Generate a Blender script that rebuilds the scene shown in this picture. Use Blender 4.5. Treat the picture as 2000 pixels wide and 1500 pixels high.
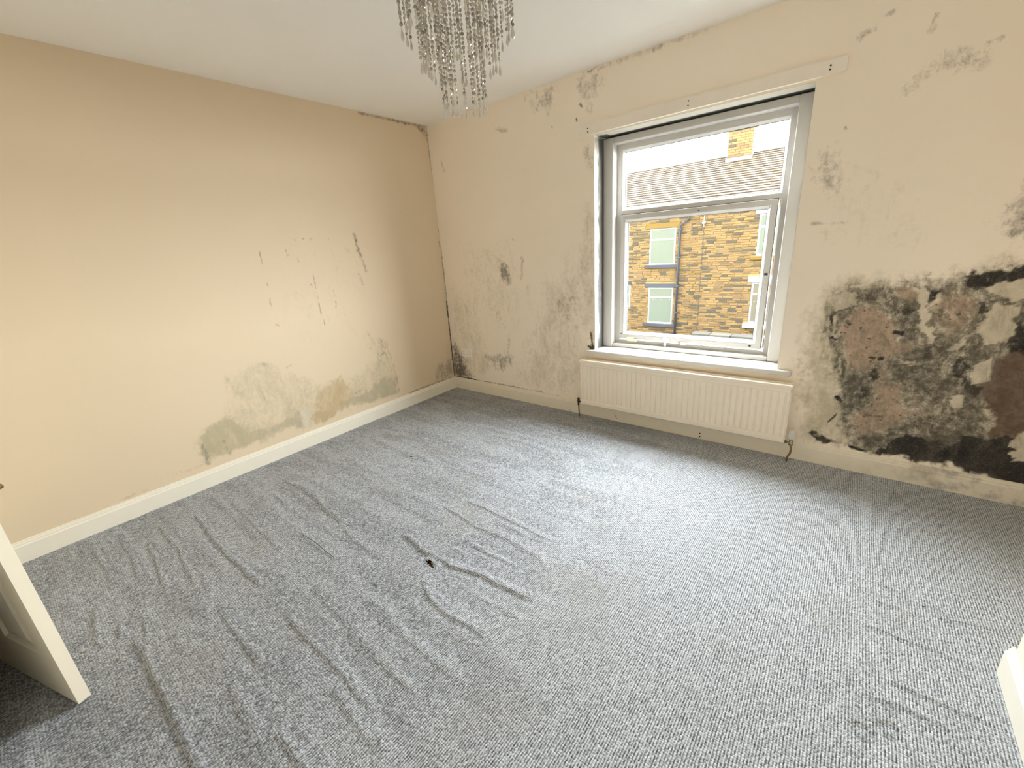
import bpy, bmesh, math, random
import numpy as np
from mathutils import Matrix, Vector

for o in list(bpy.data.objects):
    bpy.data.objects.remove(o)
scene = bpy.context.scene
col = scene.collection
rnd = random.Random(7)

# ------------------------------------------------------------------ camera, sky, exposure
cam_d = bpy.data.cameras.new('camera')
cam_d.sensor_width = 36.0
cam_d.lens = 36.0 * 814.9 / 2000.0
cam_d.clip_start = 0.02
cam = bpy.data.objects.new('camera', cam_d)
cam.location = (3.233, -2.9553, 1.4108)
cam.rotation_euler = (1.2527, 0.0674, 0.6693)
col.objects.link(cam)
scene.camera = cam

SKY = 30.0
world = bpy.data.worlds.new('overcast_sky')
scene.world = world
world.use_nodes = True
wb = world.node_tree.nodes['Background']
wb.inputs[0].default_value = (0.95, 0.985, 1.0, 1)
wb.inputs[1].default_value = SKY

pl = bpy.data.lights.new('window_portal', 'AREA')
pl.shape = 'RECTANGLE'; pl.size = 1.12; pl.size_y = 1.5; pl.energy = 1.0
pl.cycles.is_portal = True
po = bpy.data.objects.new('window_portal', pl)
po.location = (2.306, 0.30, 1.32); po.rotation_euler = (math.radians(-90), 0, 0)
col.objects.link(po)

vs = scene.view_settings
vs.view_transform = 'Standard'; vs.look = 'None'; vs.gamma = 1.0; vs.use_curve_mapping = False
vs.exposure = 0.48
scene.display_settings.display_device = 'sRGB'
try:
    scene.cycles.max_bounces = 16; scene.cycles.diffuse_bounces = 10
    scene.cycles.transparent_max_bounces = 16
    scene.cycles.caustics_reflective = False; scene.cycles.caustics_refractive = False
except Exception:
    pass

LEFT_STAINS=[
('g','P',[(-1.616,1.532),(-1.315,1.574),(-0.947,1.505),(-0.871,1.169),(-0.873,0.632),(-1.504,0.735),(-1.68,0.968)],0.15,0.12),
('g','P',[(-2.076,0.71),(-1.809,0.724),(-1.692,0.601),(-1.398,0.452),(-1.119,0.438),(-0.856,0.581),(-0.732,0.502),(-0.726,0.157),(-1.169,0.194),(-1.634,0.158),(-1.94,0.175),(-2.211,0.172),(-2.334,0.171),(-2.335,0.305),(-2.268,0.427),(-2.173,0.447),(-2.115,0.557)],0.05,0.42),
('g','P',[(-2.278,0.412),(-2.145,0.436),(-2.04,0.338),(-1.885,0.257),(-1.64,0.313),(-1.637,0.181),(-1.942,0.168),(-2.175,0.188),(-2.329,0.188)],0.035,0.75),
('g','P',[(-1.152,0.275),(-0.921,0.333),(-0.735,0.329),(-0.729,0.168),(-1.171,0.185),(-1.363,0.192),(-1.323,0.27)],0.03,0.8),
('g','P',[(-2.073,0.721),(-1.976,0.663),(-1.956,0.543),(-2.035,0.492),(-2.083,0.584)],0.03,0.45),
('g','P',[(-1.887,0.618),(-1.762,0.621),(-1.78,0.466),(-1.877,0.438)],0.03,0.45),
('t','P',[(-1.541,0.388),(-1.393,0.472),(-1.278,0.483),(-1.197,0.345),(-1.252,0.223),(-1.504,0.265)],0.03,0.7),
('t','P',[(-1.576,0.269),(-1.299,0.271),(-1.25,0.184),(-1.548,0.165)],0.02,0.8),
('p','P',[(-1.665,0.309),(-1.605,0.327),(-1.556,0.283),(-1.643,0.157),(-1.673,0.186)],0.008,1),
('m','P',[(-0.974,0.782),(-0.793,0.708),(-0.763,0.485),(-0.917,0.548)],0.05,0.2664),
('g','P',[(-0.908,0.593),(-0.755,0.532),(-0.727,0.276),(-0.91,0.305)],0.04,0.4),
('m','L',[(-0.804,0.654),(-0.759,0.509),(-0.741,0.33),(-0.731,0.159)],0.007,0.37),
('m','L',[(-0.92,1.591),(-0.909,1.463),(-0.882,1.359),(-0.87,1.296)],0.016,0.4588),
('m','L',[(-1.03,1.5),(-0.963,1.426),(-0.926,1.334)],0.01,0.259),
('m','L',[(-0.942,1.302),(-0.915,1.195)],0.012,0.296),
('m','L',[(-1.669,1.49),(-1.675,1.399),(-1.675,1.354)],0.004,0.518),
('m','L',[(-1.671,1.287),(-1.678,1.17),(-1.677,1.086)],0.003,0.518),
('m','L',[(-1.493,1.502),(-1.489,1.456)],0.009,0.444),
('m','L',[(-1.418,1.441),(-1.419,1.405)],0.009,0.444),
('m','L',[(-1.329,1.316),(-1.335,1.182)],0.005,0.592),
('m','L',[(-1.358,1.243),(-1.35,1.223)],0.007,0.518),
('m','L',[(-1.334,1.151),(-1.332,1.044),(-1.318,0.917)],0.004,0.518),
('m','L',[(-1.186,1.204),(-1.195,1.125)],0.003,0.444),
('m','L',[(-1.192,1.096),(-1.195,1.04)],0.004,0.666),
('m','L',[(-1.682,0.991),(-1.66,0.976)],0.006,0.444),
('m','L',[(-1.414,1.573),(-1.409,1.562)],0.006,0.444),
('m','L',[(-1.35,1.575),(-1.34,1.567)],0.006,0.444),
('m','L',[(-1.289,1.57),(-1.282,1.562)],0.006,0.444),
('m','L',[(-1.154,1.57),(-1.148,1.558)],0.006,0.444),
('m','L',[(-1.677,0.665),(-1.628,0.677)],0.012,0.296),
('m','L',[(-1.859,0.733),(-1.815,0.729)],0.018,0.333),
('m','L',[(-2.083,0.731),(-2.064,0.659),(-2.043,0.59)],0.008,0.259),
('m','L',[(-2.316,0.297),(-2.321,0.165)],0.02,0.296),
('m','L',[(-2.193,0.282),(-2.187,0.181)],0.012,0.37),
('m','L',[(-1.199,0.29),(-1.115,0.31)],0.012,0.333),
('m','L',[(-2.599,0.208),(-2.451,0.163),(-2.335,0.168)],0.012,0.1628),
('m','L',[(-3.068,0.129),(-2.617,0.144)],0.01,0.1184),
('m','L',[(-0.009,0.134),(-0.011,0.323),(-0.006,0.545),(-0.006,0.918)],0.008,1),
('m','L',[(-0.006,0.918),(0.001,1.222),(-0.007,1.514)],0.004,0.7),
('m','L',[(0.01,1.702),(-0.002,1.585)],0.004,0.6),
('m','L',[(-0.002,2.495),(-0.009,2.275),(0.005,2.061)],0.01,0.5),
('m','L',[(-0.003,2.491),(-0.251,2.486),(-0.698,2.488)],0.012,0.5),
('m','P',[(-0.196,2.482),(-0.003,2.491),(-0.004,2.38),(-0.062,2.426)],0.03,0.5),
('m','L',[(-0.028,0.11),(-0.289,0.13),(-0.621,0.124)],0.012,0.45),
('m','P',[(-0.227,0.295),(0.005,0.376),(-0.018,0.125),(-0.287,0.146)],0.04,0.3),
]
FAR_STAINS=[
('m','L',[(-0.028,0.115),(-0.019,0.375),(-0.014,0.597)],0.012,1),
('m','L',[(-0.002,0.759),(0.007,1.172),(-0.001,1.466)],0.008,0.6),
('m','P',[(0.025,0.545),(0.123,0.389),(0.186,0.202),(0.273,0.129),(-0.028,0.115)],0.05,0.62),
('m','P',[(-0.016,0.29),(0.058,0.213),(0.121,0.119),(-0.029,0.109)],0.02,0.6),
('g','P',[(0.08,1.072),(0.406,0.878),(0.537,0.274),(0.08,0.102),(-0.012,0.319)],0.12,0.35),
('m','L',[(-0.012,0.118),(0.197,0.124),(0.308,0.123)],0.012,0.9),
('m','L',[(0.308,0.123),(0.847,0.124),(1.337,0.114)],0.01,0.5),
('m','L',[(0.38,0.117),(0.554,0.116)],0.008,0.8),
('m','P',[(0.742,1.318),(0.815,1.285),(0.869,1.109),(0.796,1.074),(0.747,1.186)],0.035,0.5),
('m','L',[(0.777,1.185),(0.811,1.109)],0.01,0.45),
('m','L',[(0.998,1.317),(0.974,1.139)],0.016,0.38),
('g','L',[(1.036,1.074),(1.04,0.899)],0.03,0.3),
('m','P',[(0.483,0.4),(0.719,0.45),(0.84,0.413),(0.799,0.297),(0.538,0.285)],0.045,0.42),
('m','L',[(0.763,0.455),(0.806,0.655)],0.02,0.25),
('m','L',[(0.636,0.886),(0.742,0.699)],0.02,0.2),
('m','L',[(0.906,1.471),(0.916,1.458)],0.005,0.9),
('g','P',[(1.196,1.075),(1.543,1.308),(1.646,0.588),(1.469,0.161),(1.086,0.096),(0.791,0.204),(1.061,0.626)],0.18,0.42),
('g','P',[(0.281,1.451),(0.899,1.459),(0.953,0.712),(0.309,0.672)],0.2,0.25),
('m','P',[(1.319,0.971),(1.468,1.075),(1.558,0.915),(1.483,0.745),(1.361,0.781)],0.08,0.16),
('m','P',[(1.17,2.465),(1.338,2.488),(1.376,2.369),(1.24,2.328),(1.183,2.38)],0.06,0.36),
('m','P',[(1.545,2.436),(1.701,2.47),(1.719,2.379),(1.602,2.271),(1.542,2.3)],0.06,0.36),
('m','L',[(1.541,2.232),(1.549,2.218)],0.008,0.7),
('m','L',[(1.644,2.485),(1.701,2.499)],0.012,0.5),
('m','L',[(1.575,2.311),(1.587,2.296)],0.01,0.7),
('m','L',[(0.815,2.313),(0.919,2.282)],0.02,0.36),
('m','L',[(0.141,2.189),(0.167,2.101)],0.006,0.5),
('m','L',[(1.335,2.226),(1.343,2.218)],0.006,0.5),
('m','L',[(1.586,2.486),(2.03,2.49),(2.436,2.493)],0.02,0.25),
('m','P',[(1.607,2.051),(1.663,2.025),(1.67,1.845),(1.629,1.9)],0.035,0.36),
('m','L',[(1.643,0.714),(1.66,0.581)],0.012,0.85),
('m','L',[(1.623,0.603),(1.66,0.581)],0.012,0.9),
('t','P',[(1.616,0.754),(1.67,0.757),(1.669,0.577),(1.609,0.571)],0.02,0.7),
('g','P',[(1.593,1.667),(1.685,1.726),(1.679,0.758),(1.531,0.748)],0.06,0.4),
('m','L',[(3.08,2.243),(3.138,2.266)],0.016,0.32),
('m','L',[(3.172,2.304),(3.197,2.311)],0.012,0.3),
('m','L',[(3.31,1.998),(3.332,2.023)],0.03,0.26),
('m','L',[(3.344,2.193),(3.35,2.251)],0.014,0.25),
('m','L',[(3.54,2.094),(3.568,2.1)],0.014,0.4),
('m','L',[(3.313,1.983),(3.4,2.063),(3.529,2.037)],0.045,0.22),
('m','P',[(2.974,1.745),(3.045,1.781),(3.102,1.677),(3.098,1.555),(3.023,1.539)],0.06,0.28),
('m','L',[(3.038,1.759),(3.074,1.681)],0.014,0.3),
('m','L',[(3.005,1.419),(3.151,1.412)],0.012,0.32),
('g','P',[(3.006,1.667),(3.107,1.719),(3.262,1.618),(3.416,1.483),(3.506,1.277),(3.055,1.301)],0.07,0.2),
('g','L',[(3.087,1.707),(3.196,1.662),(3.304,1.596),(3.416,1.483)],0.018,0.22),
('m','L',[(3.087,1.87),(3.092,1.862)],0.007,0.6),
('m','P',[(3.715,1.439),(3.756,1.497),(3.867,1.502),(3.917,1.275),(3.777,1.284),(3.744,1.373)],0.07,0.42),
('m','L',[(3.725,1.353),(3.763,1.392)],0.02,0.35),
('m','L',[(3.763,1.317),(3.846,1.343)],0.03,0.45),
('g','P',[(3.042,0.843),(3.119,1.079),(3.296,1.146),(3.534,1.118),(3.661,1.188),(3.926,1.233),(4.163,0.147),(3.867,0.109),(3.45,0.147),(3.104,0.126),(3.076,0.465)],0.1,0.7),
('m','P',[(3.131,0.937),(3.182,1.038),(3.283,1.093),(3.477,1.126),(3.633,1.158),(3.933,1.201),(4.166,0.134),(3.864,0.123),(3.495,0.142),(3.306,0.16),(3.244,0.428),(3.158,0.669)],0.05,0.62),
('k','P',[(3.203,0.853),(3.301,0.971),(3.424,0.921),(3.487,0.816),(3.489,0.733),(3.461,0.691),(3.376,0.628),(3.29,0.599),(3.229,0.707)],0.035,1),
('k','P',[(3.357,0.272),(3.42,0.413),(3.421,0.545),(3.492,0.567),(3.54,0.466),(3.609,0.419),(3.562,0.334),(3.454,0.262)],0.03,1),
('k','P',[(3.412,1.08),(3.494,1.085),(3.509,1.017),(3.431,1.023)],0.012,0.9),
('k','P',[(3.551,1.043),(3.643,1.105),(3.704,1.009),(3.706,0.859),(3.623,0.827)],0.05,0.75),
('k','P',[(3.538,0.539),(3.603,0.506),(3.635,0.439),(3.601,0.403)],0.03,0.6),
('k','P',[(3.379,0.605),(3.458,0.644),(3.483,0.56),(3.425,0.521)],0.03,0.7),
('w','P',[(3.786,0.579),(3.815,0.741),(3.863,0.784),(3.998,0.903),(4.138,0.263),(3.927,0.345),(3.849,0.481)],0.05,1),
('w','P',[(3.659,0.187),(3.799,0.27),(3.839,0.161),(3.727,0.144)],0.05,0.6),
('M','P',[(3.429,0.134),(3.603,0.272),(3.74,0.285),(3.926,0.353),(4.105,0.415),(4.166,0.134),(3.865,0.121)],0.03,1),
('M','P',[(3.657,1.148),(3.715,1.163),(3.822,1.176),(3.936,1.186),(3.947,1.136),(3.799,1.1),(3.765,1.076),(3.686,1.057)],0.02,0.95),
('M','P',[(3.523,1.075),(3.584,1.1),(3.564,1.01),(3.537,1.017)],0.012,0.9),
('M','P',[(3.421,0.996),(3.497,1.009),(3.518,0.913),(3.433,0.927)],0.03,0.75),
('M','P',[(3.701,1.021),(3.745,1.01),(3.769,0.974),(3.737,0.924),(3.705,0.96)],0.02,0.8),
('M','P',[(3.586,0.98),(3.604,1.011),(3.616,0.918),(3.594,0.904)],0.015,0.7),
('M','P',[(3.357,0.608),(3.4,0.637),(3.43,0.582),(3.389,0.54)],0.02,0.85),
('M','P',[(3.322,0.536),(3.39,0.531),(3.417,0.474),(3.385,0.422),(3.338,0.461)],0.03,0.75),
('M','P',[(3.506,0.845),(3.616,0.813),(3.652,0.669),(3.555,0.671),(3.515,0.736)],0.05,0.7),
('M','P',[(3.673,0.752),(3.748,0.734),(3.766,0.589),(3.817,0.597),(3.793,0.498),(3.716,0.568)],0.03,0.85),
('M','P',[(3.617,0.595),(3.684,0.591),(3.709,0.454),(3.639,0.469)],0.05,0.6),
('M','P',[(3.852,0.918),(3.978,0.993),(4.028,0.765),(3.866,0.772),(3.83,0.831)],0.03,0.85),
('M','P',[(3.727,0.457),(3.832,0.478),(3.867,0.345),(3.771,0.322)],0.04,0.6),
('M','P',[(3.115,0.847),(3.159,0.909),(3.201,0.734),(3.163,0.7)],0.025,0.6),
('M','P',[(3.167,0.67),(3.26,0.65),(3.273,0.559),(3.194,0.58)],0.035,0.6),
('M','P',[(3.285,1.08),(3.403,1.106),(3.424,1.002),(3.318,0.999)],0.05,0.55),
('M','P',[(3.148,0.201),(3.2,0.202),(3.245,0.168),(3.306,0.16),(3.209,0.132)],0.015,0.85),
('M','L',[(3.158,0.915),(3.185,0.852),(3.184,0.793)],0.008,1),
('M','L',[(3.175,0.792),(3.199,0.788)],0.008,1),
('M','L',[(3.229,0.898),(3.251,0.87)],0.008,0.8),
('M','L',[(3.365,0.697),(3.378,0.693)],0.01,1),
('M','L',[(3.4,0.69),(3.412,0.697)],0.01,1),
('M','L',[(3.256,0.446),(3.274,0.417)],0.015,0.9),
('M','L',[(3.233,0.278),(3.266,0.341)],0.006,0.8),
('M','L',[(3.395,0.355),(3.466,0.36)],0.014,0.6),
('M','L',[(3.443,0.841),(3.472,0.837)],0.016,1),
('M','L',[(3.356,0.149),(3.428,0.141)],0.012,1),
('p','P',[(3.479,1.09),(3.513,1.09),(3.535,1.03),(3.576,0.903),(3.601,0.825),(3.564,0.801),(3.518,0.952)],0.01,0.95),
('p','P',[(3.562,1.043),(3.591,1.081),(3.587,1.006),(3.57,1.0)],0.01,0.7),
('p','P',[(3.722,1.062),(3.752,1.1),(3.796,1.116),(3.949,1.13),(3.971,1.026),(3.809,1.011),(3.761,1.029)],0.015,0.85),
('p','P',[(3.759,0.981),(3.781,1.01),(3.846,0.984),(3.868,0.895),(3.847,0.825),(3.766,0.8),(3.736,0.886)],0.015,0.8),
('p','P',[(3.721,0.83),(3.687,0.754),(3.652,0.766),(3.694,0.853)],0.012,0.7),
('p','P',[(3.757,0.703),(3.805,0.745),(3.826,0.625),(3.762,0.594)],0.005,1),
('p','P',[(3.708,0.533),(3.747,0.542),(3.762,0.47),(3.72,0.467)],0.005,0.95),
('p','P',[(3.965,0.307),(3.982,0.405),(4.094,0.465),(4.129,0.302),(3.993,0.23)],0.012,0.95),
('p','P',[(3.495,0.695),(3.544,0.678),(3.561,0.635),(3.52,0.646)],0.012,0.7),
('p','P',[(3.142,1.029),(3.26,1.047),(3.28,0.971),(3.186,0.945)],0.01,0.62),
('p','L',[(3.225,1.08),(3.292,1.091)],0.008,0.8),
('p','L',[(3.365,1.085),(3.386,1.027),(3.401,1.001)],0.008,0.6),
('p','L',[(3.176,0.915),(3.186,0.808)],0.01,0.8),
('p','L',[(3.233,0.677),(3.25,0.587)],0.008,0.7),
('p','P',[(3.696,0.259),(3.735,0.313),(3.767,0.262),(3.735,0.208)],0.03,0.5),
('p','L',[(3.784,0.272),(3.814,0.274)],0.008,0.4),
('p','P',[(3.545,0.613),(3.659,0.628),(3.665,0.593),(3.56,0.586)],0.02,0.45),
('p','L',[(3.45,0.147),(3.571,0.217),(3.658,0.31)],0.014,0.35),
('g','P',[(3.106,0.37),(3.216,0.456),(3.322,0.378),(3.435,0.241),(3.427,0.147),(3.208,0.145),(3.125,0.22)],0.03,0.6),
('p','P',[(3.156,0.346),(3.225,0.392),(3.256,0.249),(3.178,0.214)],0.03,0.4),
('m','L',[(3.079,0.113),(3.212,0.111),(3.456,0.105),(3.589,0.104)],0.006,1),
('m','P',[(3.014,0.653),(3.061,0.69),(3.101,0.469),(3.079,0.227),(3.032,0.458)],0.05,0.22),
]
WRINKLES=[
([(1.126,-2.967),(1.24,-2.956),(1.352,-2.955),(1.52,-2.953),(1.649,-2.954),(1.775,-2.957),(1.909,-2.952),(2.054,-2.95)],0.012,0.016),
([(0.745,-3.035),(0.98,-3.055),(1.071,-3.054),(1.153,-3.039)],0.01,0.014),
([(0.962,-2.976),(1.076,-2.988),(1.143,-2.987)],0.008,0.013),
([(1.033,-2.904),(1.151,-2.921),(1.265,-2.934)],0.008,0.013),
([(0.357,-2.765),(0.588,-2.779),(0.841,-2.796),(0.969,-2.802)],0.007,0.015),
([(0.225,-2.691),(0.594,-2.681),(0.87,-2.696),(1.123,-2.714)],0.006,0.016),
([(0.306,-2.521),(0.676,-2.538),(0.876,-2.54),(1.135,-2.537),(1.344,-2.527)],0.01,0.016),
([(0.295,-2.336),(0.531,-2.345),(0.857,-2.357),(1.197,-2.369)],0.005,0.016),
([(0.436,-2.143),(0.697,-2.145)],0.006,0.014),
([(0.322,-2.029),(0.664,-1.999),(0.999,-2.042),(1.329,-2.046)],0.006,0.018),
([(1.589,-2.684),(1.709,-2.702)],0.006,0.014),
([(1.711,-2.919),(1.808,-2.924)],0.005,0.012),
([(1.974,-2.767),(2.076,-2.764),(2.17,-2.761),(2.255,-2.759)],0.01,0.014),
([(1.548,-2.537),(1.794,-2.539),(1.976,-2.536),(2.186,-2.547),(2.234,-2.541)],0.008,0.018),
([(1.459,-2.394),(1.796,-2.411),(2.065,-2.425),(2.32,-2.421)],0.006,0.02),
([(1.716,-2.289),(2.02,-2.298),(2.238,-2.303),(2.416,-2.3)],0.005,0.02),
([(1.521,-1.919),(1.619,-1.928),(1.798,-1.945),(1.934,-1.936),(2.099,-1.901),(2.418,-1.873)],0.013,0.018),
([(1.837,-1.843),(1.969,-1.851)],0.006,0.012),
([(1.892,-1.77),(2.051,-1.775),(2.254,-1.758)],0.008,0.013),
([(1.515,-1.619),(1.841,-1.659),(2.077,-1.647),(2.334,-1.666)],0.007,0.016),
([(1.581,-1.515),(1.821,-1.51),(2.117,-1.527),(2.32,-1.53)],0.008,0.014),
([(1.885,-2.066),(1.985,-2.122),(2.119,-2.141),(2.223,-2.128),(2.366,-2.137)],0.009,0.016),
([(1.993,-1.992),(2.242,-1.994),(2.44,-1.977)],0.004,0.014),
([(1.831,-1.014),(2.113,-0.981)],0.004,0.012),
([(1.873,-1.132),(2.092,-1.158)],0.004,0.012),
([(3.465,-1.024),(3.558,-1.024)],0.007,0.01),
([(3.611,-1.105),(3.862,-1.048)],0.008,0.01),
([(3.396,-1.282),(3.491,-1.275),(3.599,-1.281),(3.722,-1.273)],0.01,0.009),
([(3.461,-1.501),(3.536,-1.493),(3.64,-1.491),(3.755,-1.486)],0.01,0.009),
([(3.397,-1.588),(3.485,-1.584),(3.578,-1.572),(3.7,-1.59)],0.008,0.009),
([(3.448,-1.131),(3.61,-1.12)],0.006,0.01),
([(1.074,-2.051),(1.405,-2.094),(1.67,-2.093)],0.005,0.016),
([(1.226,-2.695),(1.529,-2.699),(1.796,-2.71)],0.006,0.02),
([(1.981,-2.578),(2.207,-2.598),(2.369,-2.599)],0.006,0.02),
([(1.671,-2.8),(1.87,-2.804),(2.01,-2.812)],0.006,0.02),
([(0.11,-2.954),(0.526,-2.95),(0.746,-2.956)],0.006,0.018),
([(0.116,-2.845),(0.543,-2.854),(0.811,-2.874)],0.005,0.018),
]


# ------------------------------------------------------------------ helpers
def tag(o, label=None, cat=None, group=None, kind=None):
    if label: o['label'] = label
    if cat: o['category'] = cat
    if group: o['group'] = group
    if kind: o['kind'] = kind
    return o

def link(name, me, mat=None, parent=None, loc=None, rotz=None):
    o = bpy.data.objects.new(name, me)
    col.objects.link(o)
    if mat is not None and me is not None and not me.materials:
        for m in (mat if isinstance(mat, (list, tuple)) else [mat]):
            me.materials.append(m)
    if parent is not None: o.parent = parent
    if loc is not None: o.location = loc
    if rotz is not None: o.rotation_euler = (0, 0, rotz)
    return o

def empty(name, loc=(0, 0, 0), rotz=0):
    o = link(name, None, loc=loc, rotz=rotz)
    o.empty_display_size = 0.1
    return o

class MB:
    """collects boxes, tubes, rings, lathes into one mesh"""
    def __init__(s): s.v = []; s.f = []
    def add(s, vs_, fs_):
        b = len(s.v); s.v += [tuple(map(float, q)) for q in vs_]; s.f += [tuple(b + i for i in q) for q in fs_]; return s
    def box(s, x0, x1, y0, y1, z0, z1):
        return s.add([(x0,y0,z0),(x1,y0,z0),(x1,y1,z0),(x0,y1,z0),(x0,y0,z1),(x1,y0,z1),(x1,y1,z1),(x0,y1,z1)],
                     [(0,3,2,1),(4,5,6,7),(0,1,5,4),(1,2,6,5),(2,3,7,6),(3,0,4,7)])
    def rbox(s, x0, x1, y0, y1, z0, z1, r):
        # box with chamfered edges
        vv = []; idx = {}
        for ix, (xa, xi) in enumerate(((x0, x0+r), (x1, x1-r))):
            for iy, (ya, yi) in enumerate(((y0, y0+r), (y1, y1-r))):
                for iz, (za, zi) in enumerate(((z0, z0+r), (z1, z1-r))):
                    idx[ix,iy,iz,'x'] = len(vv); vv.append((xa, yi, zi))
                    idx[ix,iy,iz,'y'] = len(vv); vv.append((xi, ya, zi))
                    idx[ix,iy,iz,'z'] = len(vv); vv.append((xi, yi, za))
        F = []
        I = lambda x,y,z,a: idx[x,y,z,a]
        for k in (0, 1):
            F.append([I(k,0,0,'x'),I(k,1,0,'x'),I(k,1,1,'x'),I(k,0,1,'x')])
            F.append([I(0,k,0,'y'),I(1,k,0,'y'),I(1,k,1,'y'),I(0,k,1,'y')])
            F.append([I(0,0,k,'z'),I(1,0,k,'z'),I(1,1,k,'z'),I(0,1,k,'z')])
        for a in (0,1):
            for b in (0,1):
                F.append([I(a,b,0,'x'),I(a,b,0,'y'),I(a,b,1,'y'),I(a,b,1,'x')])
                F.append([I(a,0,b,'x'),I(a,0,b,'z'),I(a,1,b,'z'),I(a,1,b,'x')])
                F.append([I(0,a,b,'y'),I(0,a,b,'z'),I(1,a,b,'z'),I(1,a,b,'y')])
                for c in (0,1):
                    F.append([I(a,b,c,'x'),I(a,b,c,'y'),I(a,b,c,'z')])
        return s.add(vv, F)
    def ring(s, x0, x1, z0, z1, prof):
        # mitred rectangular frame in the xz plane: prof = [(inset, y), ...]
        vv = []; F = []
        for ins, y in prof:
            vv += [(x0+ins,y,z0+ins),(x1-ins,y,z0+ins),(x1-ins,y,z1-ins),(x0+ins,y,z1-ins)]
        for k in range(len(prof)-1):
            for i in range(4):
                j = (i+1) % 4
                F.append((4*k+i, 4*k+j, 4*k+4+j, 4*k+4+i))
        return s.add(vv, F)
    def tube(s, pts, r, n=8, cap=True):
        pts = [Vector(p) for p in pts]; vv = []; F = []
        rr = r if isinstance(r, (list, tuple)) else [r]*len(pts)
        ref = None
        for i, p in enumerate(pts):
            d = (pts[min(i+1,len(pts)-1)] - pts[max(i-1,0)]).normalized()
            if ref is None:
                ref = d.orthogonal().normalized()
            ref = (ref - d*ref.dot(d)).normalized()
            b = d.cross(ref)
            for k in range(n):
                a = 2*math.pi*k/n
                vv.append(p + rr[i]*(math.cos(a)*ref + math.sin(a)*b))
        for i in range(len(pts)-1):
            for k in range(n):
                F.append((i*n+k, i*n+(k+1)%n, (i+1)*n+(k+1)%n, (i+1)*n+k))
        if cap:
            F.append(tuple(range(n))[::-1]); F.append(tuple(range((len(pts)-1)*n, len(pts)*n)))
        return s.add(vv, F)
    def lathe(s, prof, c=(0,0,0), n=16):
        vv = []; F = []
        for r, z in prof:
            for k in range(n):
                a = 2*math.pi*k/n
                vv.append((c[0]+r*math.cos(a), c[1]+r*math.sin(a), c[2]+z))
        for i in range(len(prof)-1):
            for k in range(n):
                F.append((i*n+k, i*n+(k+1)%n, (i+1)*n+(k+1)%n, (i+1)*n+k))
        return s.add(vv, F)
    def extrude(s, prof, axis, a, b, mitre_a=0.0, mitre_b=0.0):
        # prof [(d, z)] : d = distance out from wall; extruded along axis 'x' (wall y=0, out = -y) or 'y' (wall x=0, out = +x)
        vv = []
        for t, mt in ((a, mitre_a), (b, mitre_b)):
            for d, z in prof:
                vv.append((t + mt*d, -d, z) if axis == 'x' else (d, t + mt*d, z))
        n = len(prof)
        F = [(i, (i+1) % n, n+(i+1) % n, n+i) for i in range(n)]
        F += [tuple(range(n)), tuple(range(n, 2*n))[::-1]]
        return s.add(vv, F)
    def mesh(s, name, smooth=False, fix=True):
        me = bpy.data.meshes.new(name)
        me.from_pydata(s.v, [], s.f); me.update()
        if fix:
            bm = bmesh.new(); bm.from_mesh(me)
            bmesh.ops.recalc_face_normals(bm, faces=bm.faces); bm.to_mesh(me); bm.free()
        if smooth:
            me.polygons.foreach_set('use_smooth', [True]*len(me.polygons))
        return me
    def build(s, name, mat, parent=None, smooth=False, loc=None, rotz=None):
        return link(name, s.mesh(name, smooth), mat, parent, loc, rotz)

# ------------------------------------------------------------------ materials
def new_mat(name):
    m = bpy.data.materials.new(name); m.use_nodes = True
    nt = m.node_tree
    return m, nt, nt.nodes['Principled BSDF']

def N(nt, kind, **kw):
    n = nt.nodes.new(kind)
    for k, v in kw.items():
        if k == 'ins':
            for i, val in v.items():
                if hasattr(val, 'node'): nt.links.new(val, n.inputs[i])
                else: n.inputs[i].default_value = val
        else: setattr(n, k, v)
    return n

def mathn(nt, op, a, b=0.0, c=0.0, clamp=False):
    n = N(nt, 'ShaderNodeMath', operation=op, use_clamp=clamp)
    for i, v in enumerate((a, b, c)):
        if hasattr(v, 'node'): nt.links.new(v, n.inputs[i])
        else: n.inputs[i].default_value = v
    return n.outputs[0]

def mix(nt, fac, a, b):
    n = N(nt, 'ShaderNodeMix', data_type='RGBA')
    for i, v in ((0, fac), (6, a), (7, b)):
        if hasattr(v, 'node'): nt.links.new(v, n.inputs[i])
        else: n.inputs[i].default_value = v if i == 0 else (*v, 1)
    return n.outputs[2]

def noise(nt, scale, detail=4, rough=0.5, vec=None, dist=0.0):
    n = N(nt, 'ShaderNodeTexNoise')
    n.inputs['Scale'].default_value = scale; n.inputs['Detail'].default_value = detail
    n.inputs['Roughness'].default_value = rough; n.inputs['Distortion'].default_value = dist
    if vec is None: vec = N(nt, 'ShaderNodeTexCoord').outputs['Object']
    nt.links.new(vec, n.inputs['Vector'])
    return n.outputs['Fac']

def sstep(nt, lo, hi, v):
    n = N(nt, 'ShaderNodeMapRange', interpolation_type='SMOOTHSTEP')
    nt.links.new(v, n.inputs[0]); n.inputs[1].default_value = lo; n.inputs[2].default_value = hi
    return n.outputs[0]

def bump(nt, bsdf, h, strength=0.3, dist=0.002):
    b = N(nt, 'ShaderNodeBump'); b.inputs['Strength'].default_value = strength; b.inputs['Distance'].default_value = dist
    nt.links.new(h, b.inputs['Height']); nt.links.new(b.outputs[0], bsdf.inputs['Normal'])
    return b

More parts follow.
